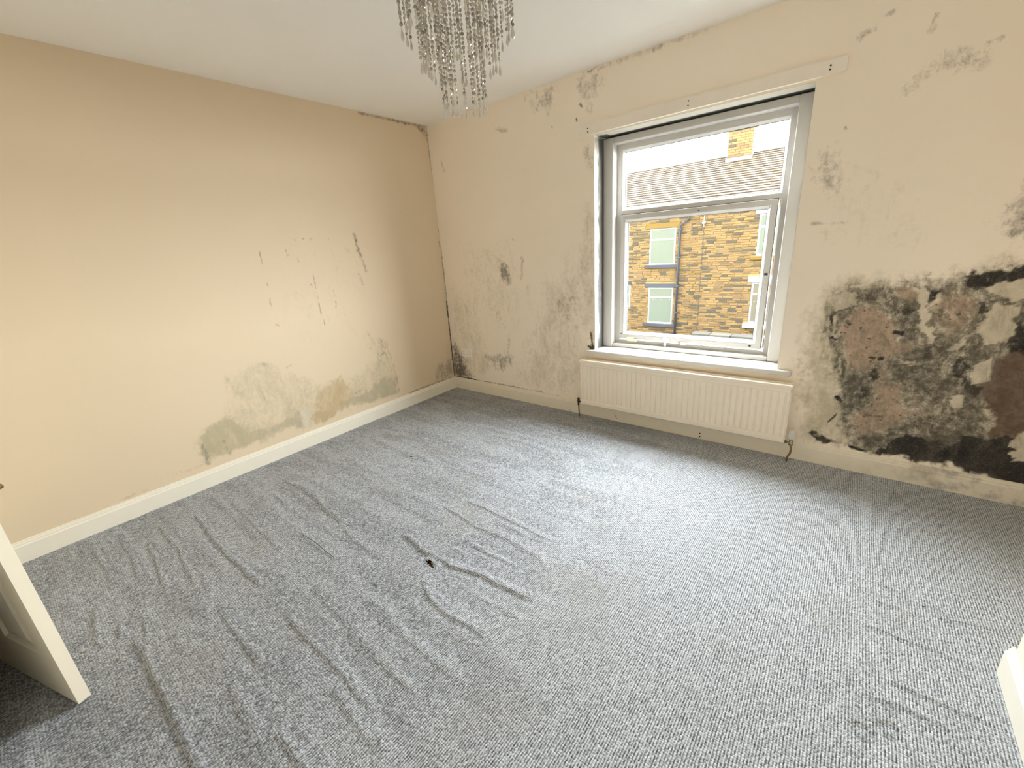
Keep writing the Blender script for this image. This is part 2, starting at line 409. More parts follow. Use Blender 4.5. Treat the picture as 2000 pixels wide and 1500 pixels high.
def simple(name, colr, rough=0.5, var=0.06, scale=9.0, metallic=0.0, bumps=0.0, spec=None):
    m, nt, b = new_mat(name)
    f = noise(nt, scale, 5, 0.6)
    c = mix(nt, f, tuple(x*(1-var) for x in colr), tuple(min(1, x*(1+var)) for x in colr))
    nt.links.new(c, b.inputs['Base Color'])
    b.inputs['Roughness'].default_value = rough; b.inputs['Metallic'].default_value = metallic
    if spec is not None: b.inputs['Specular IOR Level'].default_value = spec
    if bumps: bump(nt, b, noise(nt, scale*8, 3), bumps, 0.001)
    return m

CREAM_LEFT_DIMMED = (0.765, 0.64, 0.475)  # left wall cream, lowered in colour against the strong window light on it
CREAM_FAR_BRIGHTENED = (0.94, 0.85, 0.73)  # far wall cream, lightened in colour to offset the weaker light there
def wall_material(name, base, stained=True):
    m, nt, b = new_mat(name)
    big = noise(nt, 1.6, 4, 0.55); fine = noise(nt, 34, 6, 0.65); mid = noise(nt, 9, 8, 0.72); grit = noise(nt, 120, 3, 0.7)
    c = mix(nt, big, tuple(x*0.97 for x in base), tuple(min(1, x*1.03) for x in base))
    hgt = mathn(nt, 'MULTIPLY', fine, 0.6)
    if stained:
        tcn = N(nt, 'ShaderNodeTexCoord').outputs['Object']
        mpn = N(nt, 'ShaderNodeMapping'); mpn.inputs['Scale'].default_value = (1.0, 1.0, 0.45); mpn.inputs['Rotation'].default_value = (0.3, 0.35, 0); nt.links.new(tcn, mpn.inputs[0])
        strk = noise(nt, 13, 9, 0.72, mpn.outputs[0], 0.6)
        A = {k: N(nt, 'ShaderNodeAttribute', attribute_name='stain_'+k).outputs['Fac'] for k in 'mgkwpt'}
        def rag(a, n, amp, lo, hi):
            v = mathn(nt, 'ADD', a, mathn(nt, 'MULTIPLY', mathn(nt, 'SUBTRACT', n, 0.5), amp))
            return mathn(nt, 'MULTIPLY', sstep(nt, lo, hi, v), sstep(nt, 0.0, 0.12, a))
        g = rag(A['g'], mathn(nt, 'MULTIPLY_ADD', fine, 0.4, mathn(nt, 'MULTIPLY', strk, 0.6)), 2.0, 0.10, 1.0)
        gc = mix(nt, fine, (0.38, 0.335, 0.22), (0.60, 0.53, 0.38))
        c = mix(nt, g, c, gc)
        t = rag(A['t'], strk, 1.5, 0.15, 1.0)
        c = mix(nt, mathn(nt, 'MULTIPLY', t, 0.75), c, mix(nt, fine, (0.42, 0.30, 0.16), (0.62, 0.47, 0.26)))
        k = rag(A['k'], strk, 1.5, 0.3, 0.75)
        c = mix(nt, mathn(nt, 'MULTIPLY', k, 0.85), c, mix(nt, fine, (0.40, 0.27, 0.19), (0.62, 0.47, 0.36)))
        w = rag(A['w'], strk, 1.2, 0.25, 0.75)
        c = mix(nt, w, c, mix(nt, mathn(nt, 'MULTIPLY_ADD', fine, 0.5, mathn(nt, 'MULTIPLY', strk, 0.5)), (0.045, 0.030, 0.024), (0.27, 0.185, 0.135)))
        mm = mathn(nt, 'ADD', mathn(nt, 'MULTIPLY', strk, 0.65), mathn(nt, 'ADD', mathn(nt, 'MULTIPLY', fine, 0.5), mathn(nt, 'MULTIPLY', grit, 0.3)))
        spk = sstep(nt, 0.60, 0.68, noise(nt, 48, 4, 0.6, tcn, 0.4))
        c = mix(nt, mathn(nt, 'MULTIPLY', mathn(nt, 'MULTIPLY', spk, 0.9), sstep(nt, 0.25, 0.6, A['k'])), c, (0.03, 0.03, 0.032))
        mo = mathn(nt, 'ADD', mathn(nt, 'MULTIPLY', A['m'], 1.15), mathn(nt, 'MULTIPLY', mathn(nt, 'SUBTRACT', mm, 0.72), 2.3))
        mo = mathn(nt, 'MULTIPLY', sstep(nt, 0.08, 1.0, mo), sstep(nt, 0.0, 0.15, A['m']))
        c = mix(nt, mathn(nt, 'MULTIPLY', mo, 0.96), c, mix(nt, sstep(nt, 0.30, 0.75, A['m']), (0.22, 0.19, 0.15), mix(nt, sstep(nt, 0.42, 0.70, mathn(nt, 'MULTIPLY_ADD', grit, 0.35, mathn(nt, 'MULTIPLY', strk, 0.65))), (0.014, 0.014, 0.016), (0.135, 0.12, 0.105))))
        p = rag(A['p'], mathn(nt, 'SUBTRACT', mm, 0.225), 1.7, 0.35, 1.05)
        pc = mix(nt, mathn(nt, 'MULTIPLY_ADD', mid, 0.6, mathn(nt, 'MULTIPLY', fine, 0.4)), (0.40, 0.34, 0.25), (0.95, 0.87, 0.72))
        pf = mathn(nt, 'MULTIPLY', p, mathn(nt, 'SUBTRACT', 0.97, mathn(nt, 'MULTIPLY', sstep(nt, 0.44, 0.62, strk), 0.62)))
        c = mix(nt, mathn(nt, 'MULTIPLY', pf, sstep(nt, 0.0, 0.5, mathn(nt, 'ADD', A['g'], mathn(nt, 'ADD', A['m'], A['p'])))), c, pc)
        hgt = mathn(nt, 'ADD', hgt, mathn(nt, 'SUBTRACT', mathn(nt, 'MULTIPLY', pf, 2.5), mathn(nt, 'MULTIPLY', k, 2.0)))
        b.inputs['Roughness'].default_value = 0.82
    else:
        b.inputs['Roughness'].default_value = 0.8
    b.inputs['Specular IOR Level'].default_value = 0.025
    nt.links.new(c, b.inputs['Base Color'])
    bump(nt, b, hgt, 0.35, 0.0015)
    return m

M = {}
M['wall'] = wall_material('stained_dimmed_cream_paint', CREAM_LEFT_DIMMED)
M['wall_far'] = wall_material('mouldy_brightened_cream_paint', CREAM_FAR_BRIGHTENED)
M['wall_plain'] = wall_material('bounce_cream_paint', (0.88, 0.80, 0.68), False)  # cream made paler than the left wall to bounce more light into the room
M['ceiling'] = wall_material('ceiling_paint', (0.94, 0.93, 0.91), False)
M['skirting'] = simple('cream_gloss_paint', (0.88, 0.84, 0.74), 0.35, 0.04, 14)
M['batten'] = simple('cream_batten_paint', (0.90, 0.84, 0.74), 0.5, 0.05, 12)
M['radiator'] = simple('cream_enamel', (0.90, 0.82, 0.69), 0.35, 0.02, 6)
M['upvc'] = simple('white_upvc', (0.60, 0.585, 0.56), 0.35, 0.03, 7)
M['white'] = simple('white_plastic', (0.72, 0.71, 0.69), 0.4, 0.02, 7)
M['dark'] = simple('dark_hole', (0.02, 0.017, 0.014), 0.9)
M['gasket'] = simple('black_gasket', (0.025, 0.025, 0.025), 0.7)
M['black_metal'] = simple('black_fitting', (0.03, 0.03, 0.028), 0.35)
M['copper'] = simple('dull_copper_pipe', (0.30, 0.20, 0.12), 0.4, 0.2, 40, 0.7)
M['chrome'] = simple('tarnished_chrome', (0.42, 0.36, 0.28), 0.3, 0.2, 60, 0.9)
M['brass'] = simple('brass', (0.46, 0.34, 0.15), 0.3, 0.1, 40, 1.0)
M['door'] = simple('cream_door_paint', (0.90, 0.84, 0.70), 0.45, 0.03, 10)
M['boards'] = simple('pine_boards', (0.42, 0.24, 0.12), 0.7, 0.3, 6)
M['dark_wall'] = simple('landing_darkness_paint', (0.10, 0.085, 0.07), 0.9)  # dark tone stands for the missing light on the landing
M['socket'] = simple('socket_plastic', (0.94, 0.90, 0.86), 0.35, 0.02)

# skirting with black mould along the far right
def skirting_far():
    m, nt, b = new_mat('mouldy_gloss_paint')
    tc = N(nt, 'ShaderNodeTexCoord').outputs['Object']
    sep = N(nt, 'ShaderNodeSeparateXYZ'); nt.links.new(tc, sep.inputs[0])
    n1 = noise(nt, 16, 7, 0.7, tc); n2 = noise(nt, 5, 4, 0.6, tc)
    env = sstep(nt, 3.25, 3.95, sep.outputs[0])
    f = mathn(nt, 'MULTIPLY', env, sstep(nt, 0.45, 0.70, mathn(nt, 'ADD', mathn(nt, 'MULTIPLY', n1, 0.7), mathn(nt, 'MULTIPLY', n2, 0.35))))
    c = mix(nt, noise(nt, 14, 5, 0.6, tc), (0.80, 0.74, 0.62), (0.88, 0.82, 0.70))
    c = mix(nt, mathn(nt, 'MULTIPLY', f, 0.7), c, (0.12, 0.11, 0.08))
    nt.links.new(c, b.inputs['Base Color']); b.inputs['Roughness'].default_value = 0.4
    return m
M['skirting_far'] = skirting_far()

# reveal: white paint with black mould streak close to the window boards
def reveal_mat():
    m, nt, b = new_mat('mouldy_reveal_paint')
    tc = N(nt, 'ShaderNodeTexCoord').outputs['Object']
    sep = N(nt, 'ShaderNodeSeparateXYZ'); nt.links.new(tc, sep.inputs[0])
    mp = N(nt, 'ShaderNodeMapping'); mp.inputs['Scale'].default_value = (3, 3, 0.6); nt.links.new(tc, mp.inputs[0])
    n1 = noise(nt, 7, 6, 0.7, mp.outputs[0]); n2 = noise(nt, 40, 5, 0.7, mp.outputs[0])
    v = mathn(nt, 'ADD', mathn(nt, 'MULTIPLY', sep.outputs[1], 9.0), mathn(nt, 'ADD', mathn(nt, 'MULTIPLY', n1, 1.6), mathn(nt, 'MULTIPLY', n2, 0.7)))
    side = mathn(nt, 'LESS_THAN', sep.outputs[0], 1.75)
    f = mathn(nt, 'MULTIPLY', sstep(nt, 1.30, 1.85, v), side)
    top = mathn(nt, 'MULTIPLY', sstep(nt, 0.108, 0.124, mathn(nt, 'ADD', sep.outputs[1], mathn(nt, 'MULTIPLY', n2, 0.012))), mathn(nt, 'GREATER_THAN', sep.outputs[2], 2.085))
    f = mathn(nt, 'MAXIMUM', f, top)
    c = mix(nt, n2, (0.60, 0.56, 0.48), (0.70, 0.66, 0.58))
    c = mix(nt, mathn(nt, 'MULTIPLY', f, 0.95), c, (0.035, 0.033, 0.032))
    nt.links.new(c, b.inputs['Base Color']); b.inputs['Roughness'].default_value = 0.7
    return m
M['reveal'] = reveal_mat()

def glass_mat(name, tint=(0.97, 0.99, 0.98), rough=0.0):
    m, nt, b = new_mat(name)
    nt.nodes.remove(b)
    out = nt.nodes['Material Output']
    tr = N(nt, 'ShaderNodeBsdfTransparent'); tr.inputs[0].default_value = (*tint, 1)
    gl = N(nt, 'ShaderNodeBsdfGlossy'); gl.inputs['Roughness'].default_value = rough
    lw = N(nt, 'ShaderNodeLayerWeight'); lw.inputs[0].default_value = 0.5
    fr = mathn(nt, 'MULTIPLY_ADD', mathn(nt, 'POWER', lw.outputs['Facing'], 5.0), 0.9, 0.04)   # the same from both sides of the sheet
    mx = N(nt, 'ShaderNodeMixShader')
    nt.links.new(fr, mx.inputs[0]); nt.links.new(tr.outputs[0], mx.inputs[1]); nt.links.new(gl.outputs[0], mx.inputs[2])
    nt.links.new(mx.outputs[0], out.inputs[0])
    return m
M['glass'] = glass_mat('window_glass')

def carpet_mat():
    m, nt, b = new_mat('grey_loop_carpet')
    tc = N(nt, 'ShaderNodeTexCoord').outputs['Object']
    sep = N(nt, 'ShaderNodeSeparateXYZ'); nt.links.new(tc, sep.inputs[0])
    wob = noise(nt, 3.0, 3, 0.5, tc)
    mp = N(nt, 'ShaderNodeMapping'); mp.inputs['Scale'].default_value = (1.0, 0.62, 1.0); nt.links.new(tc, mp.inputs[0])
    vo = N(nt, 'ShaderNodeTexVoronoi', feature='F1'); vo.inputs['Scale'].default_value = 215; vo.inputs['Randomness'].default_value = 0.55
    nt.links.new(mp.outputs[0], vo.inputs['Vector'])
    loop = mathn(nt, 'SUBTRACT', 1.0, mathn(nt, 'MULTIPLY', vo.outputs['Distance'], 1.25), clamp=True)
    # ribs run from the window towards the room
    ph = mathn(nt, 'ADD', mathn(nt, 'MULTIPLY', sep.outputs[0], 2*math.pi/0.0080), mathn(nt, 'MULTIPLY', wob, 9.0))
    rib = mathn(nt, 'MULTIPLY_ADD', mathn(nt, 'SINE', ph), 0.5, 0.5)
    ribw = sstep(nt, 2.05, 2.75, mathn(nt, 'ADD', sep.outputs[0], mathn(nt, 'MULTIPLY', noise(nt, 2.5, 3, 0.5, tc), 0.5)))
    ribm = mathn(nt, 'MULTIPLY', rib, mathn(nt, 'MULTIPLY_ADD', ribw, 0.75, 0.10))
    h = mathn(nt, 'ADD', loop, ribm)
    sepc = N(nt, 'ShaderNodeSeparateColor'); nt.links.new(vo.outputs['Color'], sepc.inputs[0])
    cell = sepc.outputs[0]
    lum = mathn(nt, 'ADD', mathn(nt, 'MULTIPLY', h, 0.50), mathn(nt, 'MULTIPLY_ADD', cell, 0.36, mathn(nt, 'MULTIPLY', mathn(nt, 'SUBTRACT', 1.0, ribw), 0.085)))
    c = mix(nt, sstep(nt, 0.05, 1.1, lum), (0.050, 0.054, 0.062), (0.70, 0.745, 0.81))
    stain = sstep(nt, 0.50, 0.72, noise(nt, 2.2, 5, 0.6, tc))
    c = mix(nt, mathn(nt, 'MULTIPLY', stain, 0.22), c, (0.25, 0.215, 0.16))
    dirt = sstep(nt, 0.54, 0.75, noise(nt, 1.3, 6, 0.65, tc))
    c = mix(nt, mathn(nt, 'MULTIPLY', dirt, 0.25), c, (0.09, 0.085, 0.08))
    nt.links.new(c, b.inputs['Base Color'])
    b.inputs['Roughness'].default_value = 0.9; b.inputs['Specular IOR Level'].default_value = 0.15
    b.inputs['Sheen Weight'].default_value = 0.25; b.inputs['Sheen Roughness'].default_value = 0.45
    bump(nt, b, h, 0.8, 0.0025)
    return m
M['carpet'] = carpet_mat()

def island_mat(name, stops, rough=0.9, fine=(30, 0.18)):
    m, nt, b = new_mat(name)
    oi = N(nt, 'ShaderNodeObjectInfo').outputs['Random']; gi = N(nt, 'ShaderNodeNewGeometry').outputs['Random Per Island']
    fr = mathn(nt, 'FRACT', mathn(nt, 'ADD', oi, gi))
    cr = N(nt, 'ShaderNodeValToRGB'); cr.color_ramp.interpolation = 'LINEAR'
    el = cr.color_ramp.elements
    while len(el) < len(stops): el.new(0.5)
    for e, (p, c) in zip(el, stops): e.position = p; e.color = (*c, 1)
    nt.links.new(fr, cr.inputs[0])
    gx = N(nt, 'ShaderNodeNewGeometry').outputs['Position']
    n = noise(nt, fine[0], 4, 0.6, gx)
    c = mix(nt, mathn(nt, 'MULTIPLY', n, fine[1]), cr.outputs[0], (0.04, 0.035, 0.03))
    nt.links.new(c, b.inputs['Base Color']); b.inputs['Roughness'].default_value = rough
    b.inputs['Specular IOR Level'].default_value = 0.2
    return m
M['stone'] = island_mat('sandstone', [(0.0, (0.0544, 0.0308, 0.0087)), (0.35, (0.0700, 0.0417, 0.0125)), (0.62, (0.0486, 0.0271, 0.0087)), (0.76, (0.0360, 0.0217, 0.0087)), (0.82, (0.0156, 0.0127, 0.0074)), (1.0, (0.0126, 0.0099, 0.0063))])
M['slate'] = island_mat('stone_slate', [(0.0, (0.0225, 0.0161, 0.0091)), (0.5, (0.0268, 0.0197, 0.0126)), (0.8, (0.0239, 0.0140, 0.0043)), (1.0, (0.0205, 0.0161, 0.0126))])
M['mortar'] = simple('mortar', (0.0958, 0.0656, 0.0251), 0.95, 0.2, 3, spec=0.02)
M['ridge'] = simple('ridge_stone', (0.120, 0.108, 0.090), 0.9, 0.15, 4, spec=0.02)
M['lead'] = simple('lead_flashing', (0.0658, 0.0630, 0.0707), 0.6, 0.1, 5, spec=0.02)
M['ext_white'] = simple('white_exterior_paint', (0.0830, 0.0830, 0.0804), 0.5, 0.04, 3, spec=0.02)
M['ext_grey'] = simple('grey_stone_sill', (0.0191, 0.0191, 0.0228), 0.7, 0.15, 6, spec=0.02)
M['pipe_grey'] = simple('grey_downpipe', (0.0203, 0.0218, 0.0257), 0.6, 0.1, 6, spec=0.02)
M['lintel'] = simple('sandstone_lintel', (0.0537, 0.0341, 0.0096), 0.9, 0.12, 5, spec=0.02)
M['blind'] = simple('pale_green_blind', (0.0520, 0.0590, 0.0465), 0.7, 0.08, 5, spec=0.02)
M['curtain'] = simple('pale_curtain', (0.0520, 0.0446, 0.0322), 0.8, 0.1, 4, spec=0.02)
M['tarmac'] = simple('tarmac', (0.040, 0.040, 0.040), 0.95, 0.2, 8, spec=0.02)
M['grey_stone'] = island_mat('weathered_grey_stone', [(0.0, (0.0297, 0.0257, 0.0189)), (0.5, (0.0405, 0.0365, 0.0257)), (1.0, (0.0216, 0.0203, 0.0175))])

def bead_mat():
    m, nt, b = new_mat('silvered_acrylic_bead')
    oi = N(nt, 'ShaderNodeNewGeometry').outputs['Random Per Island']
    c = mix(nt, oi, (0.30, 0.28, 0.25), (0.85, 0.82, 0.76))
    nt.links.new(c, b.inputs['Base Color']); b.inputs['Metallic'].default_value = 0.55; b.inputs['Roughness'].default_value = 0.16
    return m
M['bead'] = bead_mat()
def drop_mat():
    m, nt, b = new_mat('clear_acrylic_drop')
    n = noise(nt, 60, 2)
    nt.links.new(mix(nt, n, (0.90, 0.87, 0.81), (0.97, 0.95, 0.90)), b.inputs['Base Color'])
    b.inputs['Roughness'].default_value = 0.08; b.inputs['Transmission Weight'].default_value = 0.3; b.inputs['IOR'].default_value = 1.4
    return m
M['drop'] = drop_mat()
M['silver'] = simple('polished_chrome', (0.70, 0.70, 0.70), 0.15, 0.03, 10, 1.0)
M['bulb'] = simple('opal_bulb', (0.85, 0.84, 0.80), 0.3, 0.02)

# ------------------------------------------------------------------ numpy noise and stain masks
def vnoise(x, y, seed):
    r = np.random.RandomState(seed).rand(256, 256)
    xi = np.floor(x).astype(int); yi = np.floor(y).astype(int); fx = x - xi; fy = y - yi
    fx = fx*fx*(3-2*fx); fy = fy*fy*(3-2*fy)
    a = r[xi & 255, yi & 255]; b_ = r[(xi+1) & 255, yi & 255]; c = r[xi & 255, (yi+1) & 255]; d = r[(xi+1) & 255, (yi+1) & 255]
    return (a*(1-fx)+b_*fx)*(1-fy) + (c*(1-fx)+d*fx)*fy
def fbm(x, y, s, seed, octv=4):
    t = 0; a = 0.5
    for k in range(octv):
        t = t + a*(vnoise(x*s, y*s, seed+k)-0.5); s *= 2.03; a *= 0.55
    return t
def seg_dist(x, y, p, q):
    dx, dy = q[0]-p[0], q[1]-p[1]; L2 = dx*dx+dy*dy+1e-12
    t = np.clip(((x-p[0])*dx+(y-p[1])*dy)/L2, 0, 1)
    return np.hypot(x-p[0]-t*dx, y-p[1]-t*dy), t
def poly_sdf(x, y, pts):
    d = np.full(x.shape, 1e9); ins = np.zeros(x.shape, bool); n = len(pts)
    for i in range(n):
        p, q = pts[i], pts[(i+1) % n]
        d = np.minimum(d, seg_dist(x, y, p, q)[0])
        cond = (p[1] > y) != (q[1] > y)
        xc = (q[0]-p[0])*(y-p[1])/((q[1]-p[1]) if q[1] != p[1] else 1e-9)+p[0]
        ins ^= cond & (x < xc)
    return np.where(ins, -d, d)
def smooth(lo, hi, v):
    t = np.clip((v-lo)/(hi-lo), 0, 1); return t*t*(3-2*t)
def stain_layers(x, y, stains):
    Ls = {k: np.zeros(x.shape) for k in 'mgkwptM'}
    wx = fbm(x, y, 9, 11, 5); wy = fbm(x, y, 9, 51, 5); lx = fbm(x, y, 45, 91, 3); ly = fbm(x, y, 45, 121, 3)
    for lay, kind, pts, fe, st in stains:
        P = np.array(pts); pad = fe*3 + 0.08
        msk = (x > P[:,0].min()-pad) & (x < P[:,0].max()+pad) & (y > P[:,1].min()-pad) & (y < P[:,1].max()+pad)
        if not msk.any(): continue
        X, Y = x[msk], y[msk]
        if kind == 'P':
            amp = min(0.13, 0.055+fe*1.5)*(0.3 if fe < 0.009 else 1)
            fa = 0.012 if fe < 0.009 else 0.05
            X = X + wx[msk]*amp + lx[msk]*fa; Y = Y + wy[msk]*amp + ly[msk]*fa
            v = smooth(fe, -fe, poly_sdf(X, Y, pts))*st
        else:
            a = min(0.02, fe)
            X = X + lx[msk]*a*1.5; Y = Y + ly[msk]*a*1.5
            d = np.full(X.shape, 1e9)
            for p, q in zip(pts[:-1], pts[1:]): d = np.minimum(d, seg_dist(X, Y, p, q)[0])
            v = smooth(fe*1.5, fe*0.2, d)*st
        Ls[lay][msk] = np.maximum(Ls[lay][msk], v)
    m = Ls['m']*(1-0.38*Ls['k'])*(1-0.55*Ls['w'])
    m = np.maximum(m, Ls['M'])
    m = np.where(Ls['p'] > 0.55, m*(1-0.62*Ls['p']), m)
    Ls['m'] = m
    return Ls

def grid_wall(name, us, vs_, keep, to3d, stains, mat, relief):
    U, V = np.meshgrid(us, vs_, indexing='ij')
    u = U.ravel(); v = V.ravel()
    Ls = stain_layers(u, v, stains)
    off = fbm(u, v, 1.3, 5, 3)*0.004 + Ls['p']*0.0012 - Ls['k']*0.0015
    edge = np.minimum.reduce([u-us[0], us[-1]-u, v-vs_[0], vs_[-1]-v])
    off = off*np.clip(edge/0.05, 0, 1)
    co = to3d(u, v, off*relief)
    nu, nv = len(us), len(vs_)
    i = np.arange(nu*nv).reshape(nu, nv)
    q = np.stack([i[:-1,:-1], i[1:,:-1], i[1:,1:], i[:-1,1:]], -1).reshape(-1, 4)
    cu = 0.5*(U[:-1,:-1]+U[1:,1:]).ravel(); cv = 0.5*(V[:-1,:-1]+V[1:,1:]).ravel()
    q = q[keep(cu, cv)]
    me = np_mesh(name, co, q)
    for k in 'mgkwpt':
        at = me.attributes.new('stain_'+k, 'FLOAT', 'POINT'); at.data.foreach_set('value', Ls[k].astype(np.float32))
    me.materials.append(mat)
    return me

def np_mesh(name, co, quads, smooth_=True):
    me = bpy.data.meshes.new(name)
    me.vertices.add(len(co)); me.vertices.foreach_set('co', co.astype(np.float32).ravel())
    me.loops.add(quads.size); me.loops.foreach_set('vertex_index', quads.astype(np.int32).ravel())
    me.polygons.add(len(quads)); me.polygons.foreach_set('loop_start', np.arange(0, quads.size, 4, dtype=np.int32))
    me.update(calc_edges=True); me.validate()
    if smooth_: me.polygons.foreach_set('use_smooth', np.ones(len(me.polygons), bool))
    return me

# ------------------------------------------------------------------ room shell
RX, NY, H = 4.20, -3.39, 2.50
OX0, OX1, OZ0, OZ1 = 1.68, 2.936, 0.576, 2.104           # window opening
BX, BY0, BY1 = 3.793, -1.275, -2.75                       # chimney breast

g = 0.008
us = np.arange(0, RX+1e-6, g); vz = np.append(np.arange(0, H-g/2, g), H)
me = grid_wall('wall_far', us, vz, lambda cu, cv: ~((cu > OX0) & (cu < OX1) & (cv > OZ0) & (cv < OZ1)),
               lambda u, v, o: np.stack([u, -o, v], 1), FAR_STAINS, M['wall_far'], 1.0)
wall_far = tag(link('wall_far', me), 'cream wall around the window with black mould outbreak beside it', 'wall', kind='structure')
mb = MB()
for b in ((-0.15, OX0, 0.006, 0.36, -0.1, H+0.1), (OX1, RX+0.15, 0.006, 0.36, -0.1, H+0.1), (OX0, OX1, 0.006, 0.36, -0.1, OZ0-0.001), (OX0, OX1, 0.006, 0.36, OZ1+0.001, H+0.1)):
    mb.box(*b)
mb.build('masonry', M['mortar'], wall_far)
mb = MB()
mb.add([(OX0+.0004,0,OZ0),(OX0+.0004,.30,OZ0),(OX0+.0004,.30,OZ1),(OX0+.0004,0,OZ1)], [(0,1,2,3)])
mb.add([(OX1-.0004,0,OZ0),(OX1-.0004,.30,OZ0),(OX1-.0004,.30,OZ1),(OX1-.0004,0,OZ1)], [(3,2,1,0)])
mb.add([(OX0,0,OZ1-.0004),(OX1,0,OZ1-.0004),(OX1,.30,OZ1-.0004),(OX0,.30,OZ1-.0004)], [(0,1,2,3)])
tag(link('window_reveal', mb.mesh('window_reveal', fix=False), M['reveal'], wall_far), 'white painted reveal streaked with black mould')

g2 = 0.010
uy = np.append(np.arange(NY, -1e-6, g2), 0.0)
me = grid_wall('wall_left', uy, np.append(np.arange(0, H-g2/2, g2), H), lambda cu, cv: cu > -99,
               lambda u, v, o: np.stack([o, u, v], 1), LEFT_STAINS, M['wall'], 1.0)
wall_left = tag(link('wall_left', me), 'long bare cream wall with greenish damp patches above the skirting', 'wall', kind='structure')
MB().box(-0.15, -0.006, NY-0.15, 0.1, -0.1, H+0.1).build('masonry', M['mortar'], wall_left)
# front of our own terrace, seen only from the street
mb = MB()
for b in ((-12, -0.16, .02, .36, -2.95, 5.2), (RX+0.16, 12, .02, .36, -2.95, 5.2), (-0.16, RX+0.16, .02, .36, -2.95, -0.11), (-0.16, RX+0.16, .02, .36, H+0.11, 5.2)):
    mb.box(*b)
tag(mb.build('wall_house_front', M['mortar']), 'outer stone front of the house holding the window', 'wall', kind='structure')
# rest of the shell
tag(MB().box(RX, RX+0.12, NY-0.1, 0.005, -0.1, H+0.1).build('wall_right', M['wall_plain']), 'cream wall of the alcove beside the mouldy wall', 'wall', kind='structure')
tag(MB().box(BX, RX-0.001, BY1, BY0, 0.0, H-0.001).build('wall_chimney_breast', M['wall_plain']), 'projecting cream chimney breast with white skirting', 'wall', kind='structure')
DX0, DX1, DZ = 0.60, 1.395, 2.02
mb = MB(); mb.box(-0.1, DX0, NY-0.12, NY, -0.1, H+0.1); mb.box(DX1, RX+0.1, NY-0.12, NY, -0.1, H+0.1); mb.box(DX0, DX1, NY-0.12, NY, DZ, H+0.1)
tag(mb.build('wall_near', M['wall_plain']), 'cream wall holding the doorway', 'wall', kind='structure')
tag(MB().box(-0.1, RX+0.1, NY-0.12, 0.2, H, H+0.12).build('ceiling', M['ceiling']), 'plain off-white painted ceiling', 'ceiling', kind='structure')
tag(MB().box(-0.1, RX+0.1, NY-0.12, 0.005, -0.12, -0.02).build('floor', M['boards']), 'timber floor boards under the carpet', 'floor', kind='structure')
# dark landing beyond the doorway
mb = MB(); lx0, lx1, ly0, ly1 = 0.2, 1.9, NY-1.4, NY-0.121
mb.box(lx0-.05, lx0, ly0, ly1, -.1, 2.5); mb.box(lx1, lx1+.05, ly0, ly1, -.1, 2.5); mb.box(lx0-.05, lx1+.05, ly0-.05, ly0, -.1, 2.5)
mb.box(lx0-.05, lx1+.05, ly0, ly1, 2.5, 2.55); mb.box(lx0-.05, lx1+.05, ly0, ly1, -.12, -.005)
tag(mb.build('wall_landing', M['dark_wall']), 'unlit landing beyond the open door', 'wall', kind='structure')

# skirting boards
SK = [(0, 0), (0.018, 0), (0.018, 0.092), (0.0125, 0.098), (0.0125, 0.106), (0.008, 0.112), (0.008, 0.117), (0.005, 0.120), (0, 0.120)]
sk_far = tag(MB().extrude(SK, 'x', 0.0, RX, 1.0, -1.0).build('baseboard_far', M['skirting_far']), 'cream skirting under the window, blackened towards the mould', 'skirting', kind='structure')
tag(MB().extrude(SK, 'y', NY, 0.0, 0.0, -1.0).build('baseboard_left', M['skirting']), 'long cream skirting below the damp patches', 'skirting', kind='structure')
mb = MB(); prof = [(BX-d, z) for d, z in SK]
n = len(prof)
vv = [(x, BY1, z) for x, z in prof] + [(x, BY0+0.012-0.0*z, z) for x, z in prof]
mb.add(vv, [(i, (i+1) % n, n+(i+1) % n, n+i) for i in range(n)]+[tuple(range(n)), tuple(range(n, 2*n))[::-1]])
tag(mb.build('baseboard_chimney_breast', M['skirting']), 'short cream skirting ending at the chimney breast corner', 'skirting', kind='structure')
# nail holes in the far skirting
for (x, z, r) in ((1.874, .046, .0045), (1.883, .028, .0028), (1.866, .06, .002), (2.522, .044, .005), (2.522, .020, .0055), (1.44, .014, .003), (0.053, .039, .0035)):
    MB().lathe([(0.0001, 0), (r, 0), (r, .0012), (0.0001, .0012)], n=10).build('nail_hole', M['dark'], sk_far).matrix_local = Matrix.Translation((x, -0.0178, z)) @ Matrix.Rotation(math.pi/2, 4, 'X')

